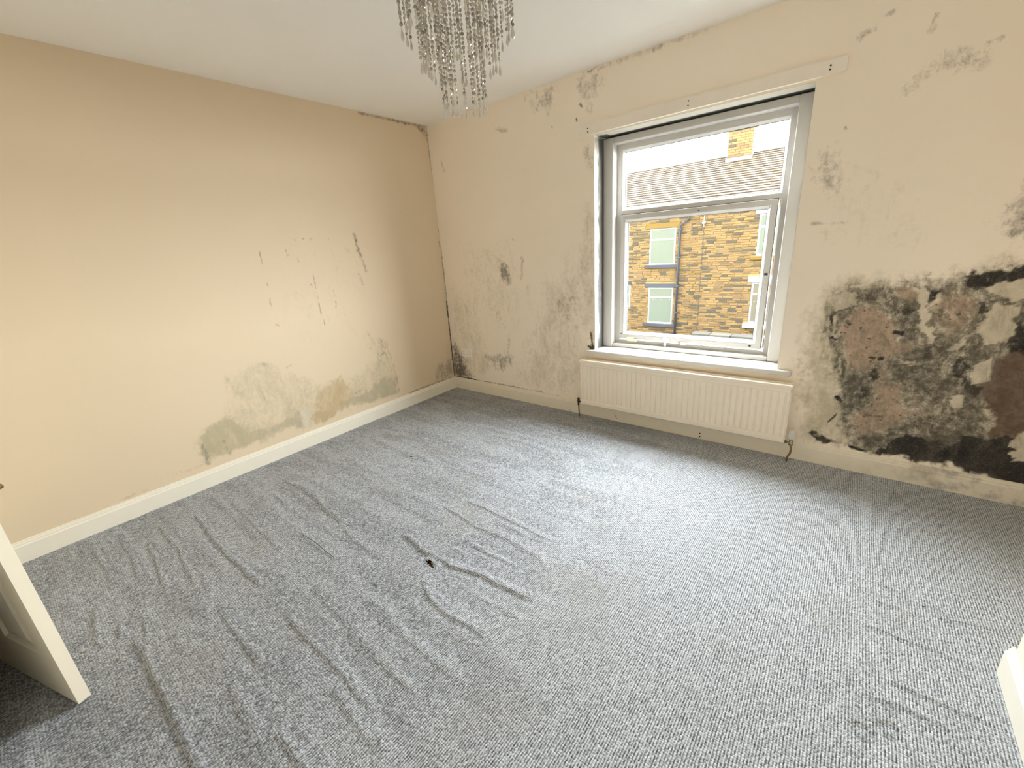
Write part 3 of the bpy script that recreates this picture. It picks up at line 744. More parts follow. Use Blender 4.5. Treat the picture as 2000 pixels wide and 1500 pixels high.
# ------------------------------------------------------------------ carpet
gx = 0.008
cx_ = np.arange(0.012, RX-0.01, gx); cy_ = np.arange(NY+0.004, -0.012, gx)
X, Y = np.meshgrid(cx_, cy_, indexing='ij'); x = X.ravel(); y = Y.ravel()
z = fbm(x*0.35, y*1.9, 4.0, 33, 3)*0.012*smooth(2.75, 2.2, x) + fbm(x, y, 30, 44, 2)*0.0012
wobx = fbm(x, y, 12, 71, 3)*0.02
for pts, A, s in WRINKLES:
    P = np.array(pts); pad = 0.12
    msk = (x > P[:,0].min()-pad) & (x < P[:,0].max()+pad) & (y > P[:,1].min()-pad) & (y < P[:,1].max()+pad)
    if not msk.any(): continue
    xx = x[msk]; yy = y[msk] + wobx[msk]
    L = np.concatenate([[0], np.cumsum(np.hypot(*np.diff(P, axis=0).T))])
    best = np.full(xx.shape, 1e9); sgn = np.zeros(xx.shape); tt = np.zeros(xx.shape)
    for k in range(len(P)-1):
        d, t = seg_dist(xx, yy, P[k], P[k+1])
        ln = (P[k+1]-P[k]); side = ln[0]*(yy-P[k][1]) - ln[1]*(xx-P[k][0])
        b_ = d < best
        best = np.where(b_, d, best); sgn = np.where(b_, np.sign(side)*np.sign(ln[0]), sgn); tt = np.where(b_, L[k]+t*(L[k+1]-L[k]), tt)
    taper = smooth(0, min(0.08, L[-1]*0.3), tt)*smooth(L[-1], L[-1]-min(0.12, L[-1]*0.35), tt)
    prof_ = np.where(sgn > 0, np.exp(-(best/(s*1.5))**2), np.exp(-(best/(s*0.40))**2) - 0.18*np.exp(-((best-s*1.2)/(s*0.7))**2))
    z[msk] = z[msk] + 0.6*A*prof_*taper
for (hx, hy) in ((3.439, -1.727), (3.5, -1.679)):           # castor dents
    d = np.hypot(x-hx, y-hy)
    z -= 0.007*np.exp(-((d-0.022)/0.007)**2)
hd = np.hypot((x-1.845)*0.55, y+1.985)                       # lifted lips round the tear
z += 0.009*np.exp(-((hd-0.022)/0.014)**2)*smooth(-0.3, 0.9, (y+1.985)/(np.hypot(x-1.845, y+1.985)+1e-6))
edge = np.minimum.reduce([x-0.0, RX-x, -y])
z = z*np.clip(edge/0.06, 0.15, 1) + 0.001
i = np.arange(len(cx_)*len(cy_)).reshape(len(cx_), len(cy_))
q = np.stack([i[:-1,:-1], i[1:,:-1], i[1:,1:], i[:-1,1:]], -1).reshape(-1, 4)
qc = q[:, 0]; qx = x[qc]+gx/2; qy = y[qc]+gx/2
hole = np.hypot((qx-1.845)*0.5+(qy+1.983)*0.5, (qy+1.983)) < 0.007 + 0.010*vnoise(qx*160, qy*160, 9)
inbreast = (qx > BX+0.005) & (qy < BY0-0.005) & (qy > BY1+0.005)
me = np_mesh('carpet', np.stack([x, y, z], 1), q[~(hole | inbreast)])
carpet = tag(link('carpet', me, M['carpet']), 'rucked grey loop carpet with ripples and a small torn hole', 'carpet')

# ------------------------------------------------------------------ window
win = tag(empty('window_1', (0, 0, 0)), 'white framed window with a narrow fixed light above a casement', 'window', kind='structure')
# boxed boards lining the opening
LY = 0.140
mb = MB(); mb.rbox(OX0+.001, 1.757, LY, .30, OZ0+.003, OZ1-.010, .003); mb.build('side_board', M['upvc'], win)
mb = MB(); mb.rbox(2.858, OX1-.004, LY, .30, OZ0+.006, OZ1-.010, .003); mb.build('side_board', M['upvc'], win)
mb = MB(); mb.rbox(1.757, 2.858, LY+.001, .30, 2.052, OZ1-.010, .003); mb.build('head_board', M['upvc'], win)
FX0, FX1, FZ0, FZ1, FY = 1.757, 2.858, 0.590, 2.052, 0.212
TZ0, TZ1 = 1.572, 1.612                                     # transom face
# outer frame with the fixed light above
fr = MB().ring(FX0, FX1, FZ0, FZ1, [(0, .29), (0, FY), (0.036, FY), (0.040, FY+.012), (0.040, .29)]).build('frame', M['upvc'], win)
MB().rbox(FX0+.034, FX1-.034, FY, .285, TZ0, TZ1, .004).build('transom', M['upvc'], win)
bd = MB().ring(FX0+.036, FX1-.036, TZ1-.006, FZ1-.034, [(0, FY+.004), (0.004, FY+.002), (0.018, FY+.018), (0.018, FY+.03)]).build('glazing_bead', M['white'], win)
MB().ring(FX0+.0535, FX1-.0535, TZ1+.0115, FZ1-.0515, [(0, FY+.021), (0.003, FY+.021), (.003, FY+.03)]).build('gasket', M['gasket'], win)
def pane(x0, x1, z0, z1, y, parent, name='pane', mat=None):
    return MB().add([(x0,y,z0),(x1,y,z0),(x1,y,z1),(x0,y,z1)], [(0,1,2,3)]).build(name, mat or M['glass'], parent)
pane(FX0+.05, FX1-.05, TZ1+.006, FZ1-.046, FY+.026, win)
# lower lip standing on the sill board
MB().rbox(FX0+.002, FX1-.002, .150, .285, OZ0+.003, .606, .004).build('lower_lip', M['upvc'], win)
# opening casement
SX0, SX1, SZ0, SZ1, SY = 1.796, 2.804, 0.645, 1.578, 0.196
sash = MB().ring(SX0, SX1, SZ0, SZ1, [(0, .27), (0, SY+.003), (0.003, SY), (0.030, SY), (0.033, SY+.004), (0.033, .27)]).build('casement', M['upvc'], win)
MB().ring(SX0-.0035, SX1+.0035, SZ0-.0035, SZ1+.0035, [(0, SY+.014), (.005, SY+.014)]).build('gasket', M['gasket'], sash)
MB().ring(SX0+.031, SX1-.031, SZ0+.031, SZ1-.031, [(0, SY+.003), (.004, SY+.001), (.021, SY+.020), (.021, SY+.034)]).build('glazing_bead', M['white'], sash)
MB().ring(SX0+.0515, SX1-.0515, SZ0+.0515, SZ1-.0515, [(0, SY+.022), (.003, SY+.022), (.003, SY+.032)]).build('gasket', M['gasket'], sash)
pane(SX0+.048, SX1-.048, SZ0+.048, SZ1-.048, SY+.028, sash)
# handle, catches and screw holes on the casement
hb = MB(); hb.rbox(2.145, 2.200, SY-.010, SY, .652, .672, .003); hb.rbox(2.163, 2.181, SY-.016, SY-.004, .600, .668, .003)
hb.build('peg_stay', M['white'], sash)
hb = MB(); hb.rbox(2.282, 2.322, SY-.012, SY, .632, .652, .003); hb.tube([(2.325, SY-.014, .645), (2.36, SY-.022, .652), (2.405, SY-.020, .660)], [.006, .005, .0035], 8)
hb.build('window_handle', M['white'], sash); MB().rbox(2.266, 2.284, SY-.006, SY, .636, .650, .002).build('catch_plate', M['chrome'], sash)
hb = MB(); hb.rbox(1.862, 1.945, SY-.012, SY, .626, .646, .003); hb.rbox(1.872, 1.925, SY-.020, SY-.012, .650, .658, .002); hb.rbox(1.868, 1.878, SY-.020, SY, .636, .658, .002)
tag(hb.build('friction_stay', simple('yellowed_plastic', (0.72, 0.73, 0.52), 0.4)), 'yellowed plastic stay fitting')
for (hx, hz, r) in ((2.741, .662, .007), (2.787, 1.135, .010), (1.812, .682, .005), (2.352, 1.556, .005)):
    MB().rbox(hx-r, hx+r, SY-.004, SY+.001, hz-r*.7, hz+r*.7, .0015).build('screw_cap', M['black_metal'], sash)
# sill board
sb = MB().rbox(1.612, 3.016, -.040, .006, .545, OZ0+.001, .004); sb.rbox(OX0+.0008, OX1-.0008, .004, .165, .548, OZ0+.002, .0008)
sb.build('window_sill', M['upvc'], win)

# curtain batten
bt = tag(empty('curtain_batten', (2.315, -.012, 2.146)), 'long cream batten board screwed above the window', 'batten')
b_ = MB(); w2 = 0.742
b_.add([(-w2, -.012, -.036), (w2-.012, -.012, -.030), (w2, -.012, -.018), (w2, -.012, .034), (-w2+.006, -.012, .034),
        (-w2, .0125, -.036), (w2-.012, .0125, -.030), (w2, .0125, -.018), (w2, .0125, .034), (-w2+.006, .0125, .034)],
       [(0,1,2,3,4), (9,8,7,6,5), (0,5,6,1), (1,6,7,2), (2,7,8,3), (3,8,9,4), (4,9,5,0)])
b_.build('board', M['batten'], bt)
for x_, z_ in ((1.645, 2.148), (1.645, 2.127), (2.313, 2.158), (2.312, 2.134), (2.991, 2.153), (2.990, 2.136)):
    MB().lathe([(.0001, 0), (.004, 0), (.004, .002), (.0001, .002)], n=8).build('screw_hole', M['dark'], bt).matrix_local = Matrix.Translation((x_-2.315, -.0122, z_-2.146)) @ Matrix.Rotation(math.pi/2, 4, 'X')

# ------------------------------------------------------------------ radiator
rad = tag(empty('radiator', (2.315, -.07, 0.128)), 'long low cream panel radiator mounted under the window sill', 'radiator')
RW, RH = 0.722, 0.372
xs = [-RW, -RW+.006]; dep = [1, 0]
nf = 37; step = (2*RW-.05)/nf
for k in range(nf+1):
    c = -RW+.025+k*step
    xs += [c-.0055, c-.003, c+.003, c+.0055]; dep += [0, .9, .9, 0]
xs += [RW-.006, RW]; dep += [0, 1]
zs = [0, .006, .034, .040, .050, RH-.050, RH-.040, RH-.034, RH-.004]
zd = [.008, .001, 0, .0035, .002, .002, .0035, 0, 0]
gw = [0, 0, 0, .15, 1, 1, .15, 0, 0]
vv = []
for a, (x_, d_) in enumerate(zip(xs, dep)):
    endf = (a in (0, len(xs)-1))
    for z_, zz, w_ in zip(zs, zd, gw):
        yy = -.030 + zz + (0.007 if endf else 0) + (0 if endf else d_*w_*.0062)
        vv.append((x_, yy, z_))
nz = len(zs)
ff = [(a*nz+b, (a+1)*nz+b, (a+1)*nz+b+1, a*nz+b+1) for a in range(len(xs)-1) for b in range(nz-1)]
MB().add(vv, ff).build('front_panel', M['radiator'], rad)
MB().box(-RW, RW, .012, .026, .004, RH-.006).build('back_panel', M['radiator'], rad)
for s in (-1, 1):
    MB().rbox(min(s*(RW+.001), s*(RW-.003)), max(s*(RW+.001), s*(RW-.003)), -.023, .028, .045, RH+.002, .0008).build('side_cover', M['radiator'], rad)
tg = MB(); tg.rbox(-RW-.003, RW+.003, -.035, -.028, RH-.014, RH+.010, .003); tg.box(-RW-.002, RW+.002, -.028, .030, RH+.001, RH+.005)
tg.rbox(-RW-.003, RW+.003, .024, .031, RH-.014, RH+.010, .003)
tg.build('top_grille', M['radiator'], rad)
for x_ in (-.5, .5): MB().box(x_-.02, x_+.02, .026, .068, .06, .32).build('wall_bracket', M['white'], rad)
# left lockshield valve
lv = MB(); lv.lathe([(.0001, .052), (.009, .050), (.011, .04), (.011, .012), (.008, .004), (.008, -.016), (.0001, -.018)], (-RW-.034, 0, -.010), 12)
lv.tube([(-RW-.034, 0, .006), (-RW-.004, 0, .008)], .007, 8)
lv.build('lockshield_valve', M['black_metal'], rad, True)
MB().tube([(-RW-.034, 0, -.02), (-RW-.032, 0, -.07), (-RW-.026, 0, -.128)], .0055, 8).build('pipe', M['copper'], rad, True)
# right thermostatic valve
tv = MB(); tv.tube([(RW-.004, -.002, .004), (RW+.040, -.002, .004)], [.009, .008], 10); tv.lathe([(.0001, .030), (.011, .030), (.011, .010), (.013, .006), (.013, -.012), (.008, -.016), (.0001, -.018)], (RW+.032, -.002, 0), 12)
tv.build('valve_body', M['chrome'], rad, True)
hd_ = MB(); hp = []
for k in range(24):
    a = 2*math.pi*k/24; hp.append((a, .0175 if k % 2 else .0155))
vv = []; ff = []
lev = [(.028, .72), (.031, 1), (.058, 1), (.062, .8), (.066, .95), (.082, .9), (.086, .6), (.086, .01)]
for z_, sc_ in lev:
    for a, r_ in hp: vv.append((RW+.032+r_*sc_*math.cos(a), -.002+r_*sc_*math.sin(a), z_))
for b in range(len(lev)-1):
    for k in range(24): ff.append((b*24+k, b*24+(k+1) % 24, (b+1)*24+(k+1) % 24, (b+1)*24+k))
hd_.add(vv, ff).build('thermostat_head', M['white'], rad)
MB().tube([(RW+.032, -.002, -.014), (RW+.038, -.002, -.04), (RW+.036, -.002, -.07), (RW+.024, -.001, -.10), (RW+.022, 0, -.128)], .006, 8).build('pipe', M['copper'], rad, True)

# ------------------------------------------------------------------ socket
so = tag(empty('wall_socket', (0.218, 0, 0.404)), 'white double plug socket low on the wall near the corner', 'socket')
MB().rbox(-.072, .072, -.012, 0.003, -.042, .042, .003).build('face_plate', M['socket'], so)
for s in (-1, 1):
    MB().rbox(s*.034-.006+.014, s*.034+.006+.014, -.0155, -.011, .004, .026, .0012).build('rocker_switch', M['socket'], so)
    for (dx, dz) in ((0, .012), (-.010, -.014), (.010, -.014)):
        MB().box(s*.034+dx-.002-.008, s*.034+dx+.002-.008, -.0124, -.0115, dz-.004, dz+.004).build('pin_slot', M['dark'], so)
    MB().lathe([(.0001, 0), (.003, 0), (.003, .001), (.0001, .001)], n=8).build('screw', M['chrome'], so).matrix_local = Matrix.Translation((s*.06, -.012, 0)) @ Matrix.Rotation(math.pi/2, 4, 'X')

# ------------------------------------------------------------------ door
door = tag(empty('door_1', (1.338, -3.143, 0.0), math.radians(17.8)), 'cream panelled door standing ajar in front of the dark landing', 'door', kind='structure')
DW, DT, DH0, DH1 = 0.762, 0.035, 0.006, 1.985
cols = [(0.098, 0.335), (0.427, 0.664)]; rows = [(0.20, 0.80), (0.98, 1.55), (1.66, 1.86)]
mb = MB()
mb.add([(0,0,DH0),(0,DT,DH0),(0,DT,DH1),(0,0,DH1),(-DW,0,DH0),(-DW,DT,DH0),(-DW,DT,DH1),(-DW,0,DH1)], [(0,1,2,3),(4,5,6,7),(0,4,5,1),(3,2,6,7)])
xe = sorted([0, DW] + [c for p in cols for c in p]); ze = sorted([DH0, DH1] + [c for p in rows for c in p])
for yy in (0, DT):
    for a in range(len(xe)-1):
        for b in range(len(ze)-1):
            if any(abs(xe[a]-c0) < 1e-6 for c0, _ in cols) and any(abs(ze[b]-r0) < 1e-6 for r0, _ in rows): continue
            mb.add([(-xe[a],yy,ze[b]),(-xe[a+1],yy,ze[b]),(-xe[a+1],yy,ze[b+1]),(-xe[a],yy,ze[b+1])], [(0,1,2,3)])
mb.build('slab', M['door'], door)
for c0, c1 in cols:
    for r0, r1 in rows:
        for yy, s in ((0, 1), (DT, -1)):
            p = MB().ring(-c1, -c0, r0, r1, [(0, yy), (.010, yy+s*.009), (.020, yy+s*.009), (.050, yy+s*.002), (.052, yy+s*.002)])
            k = .052
            p.add([(-c1+k,yy+s*.002,r0+k),(-c0-k,yy+s*.002,r0+k),(-c0-k,yy+s*.002,r1-k),(-c1+k,yy+s*.002,r1-k)], [(0,1,2,3)])
            p.build('panel', M['door'], door)
for s, yy in ((-1, 0), (1, DT)):
    h_ = MB().rbox(-.085, -.040, min(yy, yy+s*.006), max(yy, yy+s*.006), .72, .88, .002).build('handle_plate', M['brass'], door)
    MB().tube([(-.062, yy+s*.004, .812), (-.062, yy+s*.040, .812), (-.066, yy+s*.050, .811), (-.085, yy+s*.053, .810), (-.165, yy+s*.052, .804)], [.009, .008, .008, .0075, .006], 10).build('lever', M['brass'], h_, True)
for z_ in (.25, 1.0, 1.75): MB().tube([(-DW-.004, 0.0, z_-.05), (-DW-.004, 0.0, z_+.05)], .006, 8).build('hinge', M['brass'], door)
# door lining
mb = MB(); mb.box(DX0-.03, DX0+.002, NY-.122, NY+.006, 0, DZ); mb.box(DX1-.002, DX1+.03, NY-.122, NY+.006, 0, DZ); mb.box(DX0-.03, DX1+.03, NY-.122, NY+.006, DZ-.002, DZ+.03)
mb.box(DX0-.07, DX0-.005, NY-.001, NY+.014, 0, DZ+.06); mb.box(DX1+.005, DX1+.07, NY-.001, NY+.014, 0, DZ+.06); mb.box(DX0-.07, DX1+.07, NY-.001, NY+.014, DZ+.005, DZ+.07)
tag(mb.build('trim_1', M['door']), 'cream door lining and architrave around the doorway', 'trim', kind='structure')

# ------------------------------------------------------------------ chandelier
CHX, CHY = 2.05, -1.68
ch = tag(empty('chandelier', (CHX, CHY, H)), 'three-tier chandelier of silver bead strands with clear drops hanging from the ceiling', 'chandelier')
MB().lathe([(.0001, 0), (.06, 0), (.062, -.006), (.05, -.022), (.02, -.03), (.0001, -.03)], n=24).build('ceiling_rose', M['silver'], ch, True)
MB().tube([(0, 0, -.03), (0, 0, -.20)], .006, 8).build('stem', M['silver'], ch, True)
tiers = [(.186, -.105, -.372, 40), (.134, -.140, -.460, 32), (.076, -.165, -.580, 17)]
for r, zt, zb, n_ in tiers:
    pts = [(r*math.cos(2*math.pi*k/36), r*math.sin(2*math.pi*k/36), zt) for k in range(37)]
    rg = MB().tube(pts, .0035, 6, False)
    for k in range(4):
        a = math.pi/4 + k*math.pi/2
        rg.tube([(0, 0, zt+.02), (r*math.cos(a), r*math.sin(a), zt)], .003, 6)
    rg.build('tier_ring', M['silver'], ch, True)
MB().lathe([(.0001, -.285), (.010, -.282), (.020, -.262), (.022, -.24), (.015, -.215), (.013, -.20), (.0001, -.20)], n=16).build('bulb', M['bulb'], ch, True)
def strand_mesh(length, seed):
    r_ = random.Random(seed); s = MB(); zc = -.006
    s.tube([(0, 0, 0), (0, 0, -length)], .0007, 3, False)
    while zc > -length:
        R = .0062*r_.uniform(.9, 1.08); a = r_.uniform(0, math.pi); ax = (math.cos(a), math.sin(a)); T = .0036
        vv = [(ax[0]*T, ax[1]*T, zc), (-ax[0]*T, -ax[1]*T, zc)]
        for k in range(8):
            b = 2*math.pi*(k+.5)/8; vv.append((-ax[1]*R*math.cos(b), ax[0]*R*math.cos(b), zc+R*math.sin(b)))
        s.add(vv, [(0, 2+k, 2+(k+1) % 8) for k in range(8)] + [(1, 2+(k+1) % 8, 2+k) for k in range(8)])
        zc -= .0142
    return s.mesh('bead_strand', fix=False)
drop_me = MB().lathe([(.0001, 0), (.0016, -.003), (.0022, -.009), (.0056, -.024), (.0050, -.030), (.0001, -.037)], n=6).mesh('drop')
drop_me.materials.append(M['drop'])
for ti, (r, zt, zb, n_) in enumerate(tiers):
    var = []
    for k in range(6):
        L_ = (zt-zb) + rnd.uniform(-.012, .012); me = strand_mesh(L_, 100*ti+k); me.materials.append(M['bead']); var.append((L_, me))
    for k in range(n_):
        if rnd.random() < (.12 if ti == 0 else .05): continue
        a = 2*math.pi*(k+rnd.uniform(-.3, .3))/n_; rr = r*rnd.uniform(.93, 1.03)
        L_, me = var[k % 6]
        st = link('bead_strand', me, None, ch, (rr*math.cos(a), rr*math.sin(a), zt), rnd.uniform(0, 6.28))
        link('drop', drop_me, None, st, (0, 0, -L_-.002))

# ------------------------------------------------------------------ small things on the carpet
th = MB().tube([(1.088, -2.235, .007), (1.17, -2.231, .010), (1.246, -2.228, .009), (1.33, -2.232, .008), (1.409, -2.231, .006)], .0014, 5)
tag(th.build('loose_thread', simple('dark_yarn', (.05, .05, .05), .9)), 'dark loose thread pulled straight across the rucked carpet', 'thread')
sp = [(.883, -1.33, 1.0, 'larger dark tuft of fluff on the carpet, a smaller crumb beside it'),
      (.935, -1.365, .5, 'small dark crumb lying right beside the larger tuft of fluff'),
      (1.783, -1.335, .7, 'dark crumb on the carpet between the torn hole and the radiator'),
      (1.824, -.717, .6, 'dark speck on the pale carpet closest to the radiator'),
      (.575, -1.935, .7, 'dark scrap near the long skirting, the farther of two from the wall'),
      (.47, -1.86, .9, 'dark scrap close against the long skirting below the damp patches'),
      (3.62, -1.06, .6, 'dark speck on the ribbed carpet near the chimney breast')]
for (sx, sy, sz, lb) in sp:
    s = MB(); k = 7; vv = [(0, 0, .006*sz)]
    for j in range(k):
        a = 2*math.pi*j/k; r_ = sz*rnd.uniform(.004, .009); vv.append((r_*1.6*math.cos(a), r_*math.sin(a), rnd.uniform(0, .003)))
    s.add(vv, [(0, 1+j, 1+(j+1) % k) for j in range(k)] + [tuple(range(k, 0, -1))])
    tag(s.build('fluff_scrap', M['dark'], None, False, (sx, sy, .003), rnd.uniform(0, 3)), lb, 'fluff', 'fluff scraps on the carpet')

# ------------------------------------------------------------------ outside: street and the terrace opposite
tag(MB().box(-30, 30, .4, 30, -3.1, -2.95).build('street', M['tarmac']), 'street between the two terraces', 'street', kind='structure')
FYB = 14.0
house = tag(empty('terraced_house', (-1.5, FYB, -2.95)), 'sandstone terrace with stone slate roof across the street', 'house')
HL = Matrix.Translation((1.5, -FYB, 2.95))
def hp_(mbx, name, mat, parent=house, smooth=False):
    # geometry given in world coordinates, stored relative to the house base
    off = Vector((-1.5, FYB, -2.95))
    mbx.v = [tuple(Vector(q)-off) for q in mbx.v]
    return mbx.build(name, mat, parent, smooth)
openings = [(-3.27, -2.26, .34, 1.69), (-3.26, -2.26, -1.98, -.53), (.46, 1.46, .54, 1.89), (.44, 1.46, -1.78, -.35), (-4.95, -4.02, -1.35, -.42)]
blocks = [(-3.42, -2.14, 1.69, 1.88), (-3.42, -2.12, .22, .34), (-3.40, -2.10, -.53, -.38), (-3.42, -2.10, -2.10, -1.98),
          (.32, 1.60, 1.89, 2.04), (.32, 1.60, .42, .54), (.30, 1.60, -.35, -.14), (.28, 1.62, -1.96, -1.78), (-5.1, -4.0, -.42, -.28)]
wallp = hp_(MB().box(-9, 5, FYB, FYB+.4, -2.95, 2.42), 'wall', M['mortar'])
units = []
for v_ in range(4):
    r_ = random.Random(40+v_); s = MB(); j = lambda: r_.uniform(-.03, .03)
    F0 = [(-.5+j(), -1, -.5+j()), (.5+j(), -1, -.5+j()), (.5+j(), -1, .5+j()), (-.5+j(), -1, .5+j())]
    s.add([(-.5,0,-.5),(.5,0,-.5),(.5,0,.5),(-.5,0,.5)] + F0, [(4,5,6,7),(0,4,7,3),(1,2,6,5),(3,7,6,2),(0,1,5,4)])
    me = s.mesh('brick'); me.materials.append(M['stone']); units.append(me)
cand = []
zc = -2.93; rb = random.Random(3)
while zc < 2.36:
    hgt = rb.choice((.072, .080, .088)); xx = -8.8 + rb.uniform(0, .2)
    while xx < 4.8:
        wd = rb.choice((.18, .22, .26, .3, .34, .4)); x0, x1 = xx+.007, xx+wd-.007; xx += wd
        clip = False
        for (a0, a1, b0, b1) in openings + blocks:
            if x1 > a0-.005 and x0 < a1+.005 and zc+hgt > b0+.01 and zc < b1-.01:
                if x0 < a0-.05: x1 = min(x1, a0-.006)
                elif x1 > a1+.05: x0 = max(x0, a1+.006)
                else: clip = True
        if clip or x1-x0 < .04: continue
        cand.append((x0+.003, x1-.003, zc+.010, zc+hgt-.010))
    zc += hgt
vis = [c for c in cand if -4.2 < .5*(c[0]+c[1]) < 1.15 and -2.4 < c[2] < 2.05]
camp = Vector(cam.location)
vis.sort(key=lambda c: -(c[1]-c[0])*(c[3]-c[2])/(Vector((.5*(c[0]+c[1]), FYB, c[2]))-camp).length_squared)
own = set(vis[:300])
rest = MB()
for c in cand:
    d_ = rb.uniform(.012, .030)
    cxm, czm, wd, hg = .5*(c[0]+c[1]), .5*(c[2]+c[3]), c[1]-c[0], c[3]-c[2]
    if c in own:
        o = link('brick', units[rb.randrange(4)], None, wallp, (cxm+1.5, 0, czm+2.95)); o.scale = (wd, d_, hg)
    else:
        rest.add([(c[0],FYB,c[2]),(c[1],FYB,c[2]),(c[1],FYB,c[3]),(c[0],FYB,c[3]),(c[0]+.004,FYB-d_,c[2]+.004),(c[1]-.004,FYB-d_,c[2]+.004),(c[1]-.004,FYB-d_,c[3]-.004),(c[0]+.004,FYB-d_,c[3]-.004)],
                 [(4,5,6,7),(0,4,7,3),(1,2,6,5),(3,7,6,2),(0,1,5,4)])
tag(hp_(rest, 'bricks', M['stone'], wallp), kind='stuff')
def ext_window(x0, x1, z0, z1, tz, lint, sill, blind, lm, sm):
    w = hp_(MB().ring(x0, x1, z0, z1, [(0, FYB+.02), (0, FYB-.012), (.055, FYB-.012), (.065, FYB-.004), (.065, FYB+.02)]).box(x0+.05, x1-.05, FYB-.010, FYB+.01, tz-.035, tz+.035), 'window', M['ext_white'])
    for (a, b) in ((z0+.06, tz-.03), (tz+.03, z1-.06)):
        hp_(MB().add([(x0+.06,FYB-.009,a),(x1-.06,FYB-.009,a),(x1-.06,FYB-.009,b),(x0+.06,FYB-.009,b)], [(0,1,2,3)]), 'pane', M['glass'], w)
    bl = MB(); n_ = 14
    for k in range(n_):
        a = x0+.06+(x1-x0-.12)*k/n_; b = x0+.06+(x1-x0-.12)*(k+1)/n_
        bl.add([(a,FYB-.002,z0+.05),(b-.004,FYB-.0045,z0+.05),(b-.004,FYB-.0045,z1-.05),(a,FYB-.002,z1-.05)], [(0,1,2,3)])
    hp_(bl, 'vertical_blind' if blind == 'blind' else 'curtain', M[blind], w)
    if lint: hp_(MB().rbox(lint[0], lint[1], FYB-.035, FYB+.02, lint[2], lint[3], .008), 'lintel', M[lm])
    if sill: hp_(MB().rbox(sill[0], sill[1], FYB-.10, FYB+.02, sill[2], sill[3], .008), 'sill', M[sm])
ext_window(*openings[0], 1.28, blocks[0], blocks[1], 'blind', 'lintel', 'ext_grey')
ext_window(*openings[1], -.92, blocks[2], blocks[3], 'blind', 'pipe_grey', 'ext_grey')
ext_window(*openings[2], 1.48, blocks[4], blocks[5], 'blind', 'ext_white', 'lintel')
ext_window(*openings[3], -.75, blocks[6], blocks[7], 'curtain', 'ext_white', 'ext_white')
ext_window(*openings[4], -.80, blocks[8], None, 'blind', 'ext_grey', 'ext_grey')
dp = MB().tube([(-1.80, FYB-.09, 2.30), (-1.82, FYB-.09, 1.93), (-2.10, FYB-.09, 1.74), (-2.10, FYB-.09, -2.8)], .042, 10)
dp = hp_(dp, 'downpipe', M['pipe_grey'], house, True)
for z_ in (1.6, .6, -.45, -1.5): hp_(MB().box(-2.155, -2.045, FYB-.14, FYB-.01, z_-.03, z_+.03), 'pipe_clip', M['pipe_grey'], dp)
hp_(MB().tube([(-1.285, FYB-.06, 2.35), (-1.285, FYB-.06, 1.62)], .018, 6).rbox(-1.35, -1.23, FYB-.09, FYB-.01, 1.72, 1.80, .01), 'cable_bracket', M['ext_white'])
hp_(MB().tube([(-1.285, FYB-.035, 1.62), (-1.285, FYB-.035, -2.6)], .008, 5), 'cable', M['pipe_grey'])
hp_(MB().tube([(-9, FYB-.14, 2.36), (5, FYB-.14, 2.36)], .06, 8), 'gutter', M['pipe_grey'], house, True)
# roof
RY0, RZ0, RY1, RZ1 = 13.78, 2.40, 17.4, 4.28
def rp(t, lift=0.0):
    d = Vector((0, RY1-RY0, RZ1-RZ0)); nn = Vector((0, -(RZ1-RZ0), RY1-RY0)).normalized()
    p = Vector((0, RY0, RZ0)) + d*t + nn*lift
    return p.y, p.z
mb = MB(); ya, za = rp(0); yb, zb = rp(1)
mb.add([(-9,ya,za),(5,ya,za),(5,yb,zb),(-9,yb,zb),(-9,2*RY1-ya,za),(5,2*RY1-ya,za)], [(0,1,2,3),(3,2,5,4),(0,3,4),(1,5,2),(0,4,5,1)])
roof = hp_(mb, 'roof', M['tarmac'])
rows_n = 20; more = MB(); rs = random.Random(12); count = 0
for k in range(rows_n):
    t0 = k/rows_n; t1 = min(1.0, (k+1.35)/rows_n); xx = -8.9 + rs.uniform(0, .4)
    while xx < 4.9:
        wd = rs.uniform(.36, .68)
        y0, z0 = rp(t0, .055+rs.uniform(-.006, .008)); y1, z1 = rp(t1, .012); y2, z2 = rp(t0, .016)
        a, b = xx+.008, xx+wd-.008; jj = rs.uniform(-.01, .01)
        verts = [(a,y0-jj,z0),(b,y0+jj,z0),(b,y1,z1),(a,y1,z1),(a,y2,z2),(b,y2,z2)]
        fac = [(0,1,2,3),(4,5,1,0),(4,0,3),(5,2,1)]
        if -5.6 < .5*(a+b) < 1.9 and k >= 4 and count < 296:
            hp_(MB().add(verts, fac), 'slate', M['slate'], roof); count += 1
        else: more.add(verts, fac)
        xx += wd
tag(hp_(more, 'slates', M['slate'], roof), kind='stuff')
xx = -8.9
while xx < 4.8:
    if not (-1.6 < xx+.3 < -.3):
        y0, z0 = rp(1.0); r_ = MB()
        pr = [(-.16, -.05), (-.09, .05), (0, .085), (.09, .05), (.16, -.05)]
        r_.add([(xx+.01, y0+d, z0+h) for d, h in pr]+[(xx+.59, y0+d, z0+h) for d, h in pr], [(i, i+1, 6+i, 5+i) for i in range(4)]+[(0,1,2,3,4),(9,8,7,6,5)])
        hp_(r_, 'ridge_tile', M['ridge'], roof)
    xx += .6
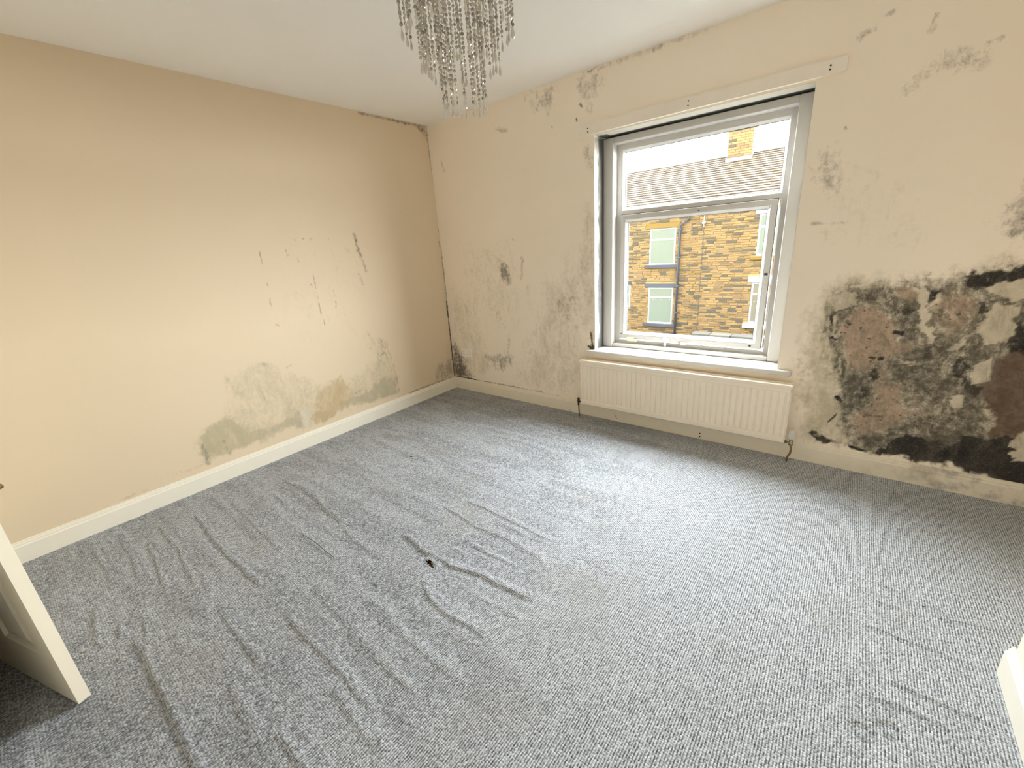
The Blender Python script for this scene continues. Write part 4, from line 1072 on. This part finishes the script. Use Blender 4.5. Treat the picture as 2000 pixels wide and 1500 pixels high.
# chimney stack
CX0, CX1, CY0, CY1 = -1.36, -.53, 16.8, 17.7
chim = hp_(MB().box(CX0, CX1, CY0, CY1, 3.7, 5.9), 'chimney', M['mortar'])
cb = MB(); zc = 4.12; k = 0
while zc < 5.75:
    for face in (0, 1):
        L0, L1 = (CX0-.015, CX1+.015) if face == 0 else (CY0-.015, CY1)
        a = L0 - (.15 if k % 2 else 0)
        while a < L1:
            s0, s1 = max(a+.006, L0), min(a+.294, L1)
            if s1-s0 > .03:
                if face == 0: cb.box(s0, s1, CY0-.02, CY0, zc+.006, zc+.084)
                else: cb.box(CX1, CX1+.02, s0, s1, zc+.006, zc+.084)
            a += .3
    zc += .09; k += 1
tag(hp_(cb, 'chimney_bricks', M['stone'], chim), kind='stuff')
fl = MB().rbox(CX0-.05, CX1+.05, CY0-.06, CY0-.022, 3.92, 4.11, .01)
fl.add([(CX1+.024,CY0-.05,3.95),(CX1+.024,CY1,4.4),(CX1+.024,CY1,4.55),(CX1+.024,CY0-.05,4.15)], [(0,1,2,3)])
hp_(fl, 'flashing', M['lead'], chim)
hp_(MB().rbox(CX0-.08, CX1+.08, CY0-.08, CY1+.08, 5.75, 5.92, .02), 'chimney_cap', M['ridge'], chim)
for x_ in (-1.15, -.74): hp_(MB().lathe([(.13, 0), (.11, .3), (.12, .5), (.14, .52), (.14, .56), (.10, .56), (.09, .1)], (x_, 17.25, 5.92), 14), 'chimney_pot', M['lintel'], chim, True)
# low garden wall in front of the terrace
GY = 12.5
gw_ = tag(empty('garden_wall', (1.0, GY, -2.95)), 'low weathered stone garden wall in front of the terrace', 'garden wall')
def gwp(m_, name, mat, kind=None):
    m_.v = [(q[0]-1.0, q[1]-GY, q[2]+2.95) for q in m_.v]; o = m_.build(name, mat, gw_)
    if kind: o['kind'] = kind
    return o
gwp(MB().box(-1.0, 5.0, GY, GY+.3, -2.95, -2.05), 'core', M['mortar'])
rg = random.Random(8); zc = -2.95; st = MB()
while zc < -2.12:
    xx = -1.0
    while xx < 4.9:
        wd = rg.uniform(.25, .5); st.box(xx+.01, xx+wd-.01, GY-.03-rg.uniform(0, .02), GY, zc+.008, zc+.112); xx += wd
    zc += .12
gwp(st, 'stones', M['grey_stone'], 'stuff')
xx = -1.05
while xx < 4.9:
    wd = rg.uniform(.5, .7); gwp(MB().rbox(xx+.008, xx+wd-.008, GY-.07, GY+.36, -2.05, -1.95, .015), 'coping_stone', M['grey_stone']); xx += wd
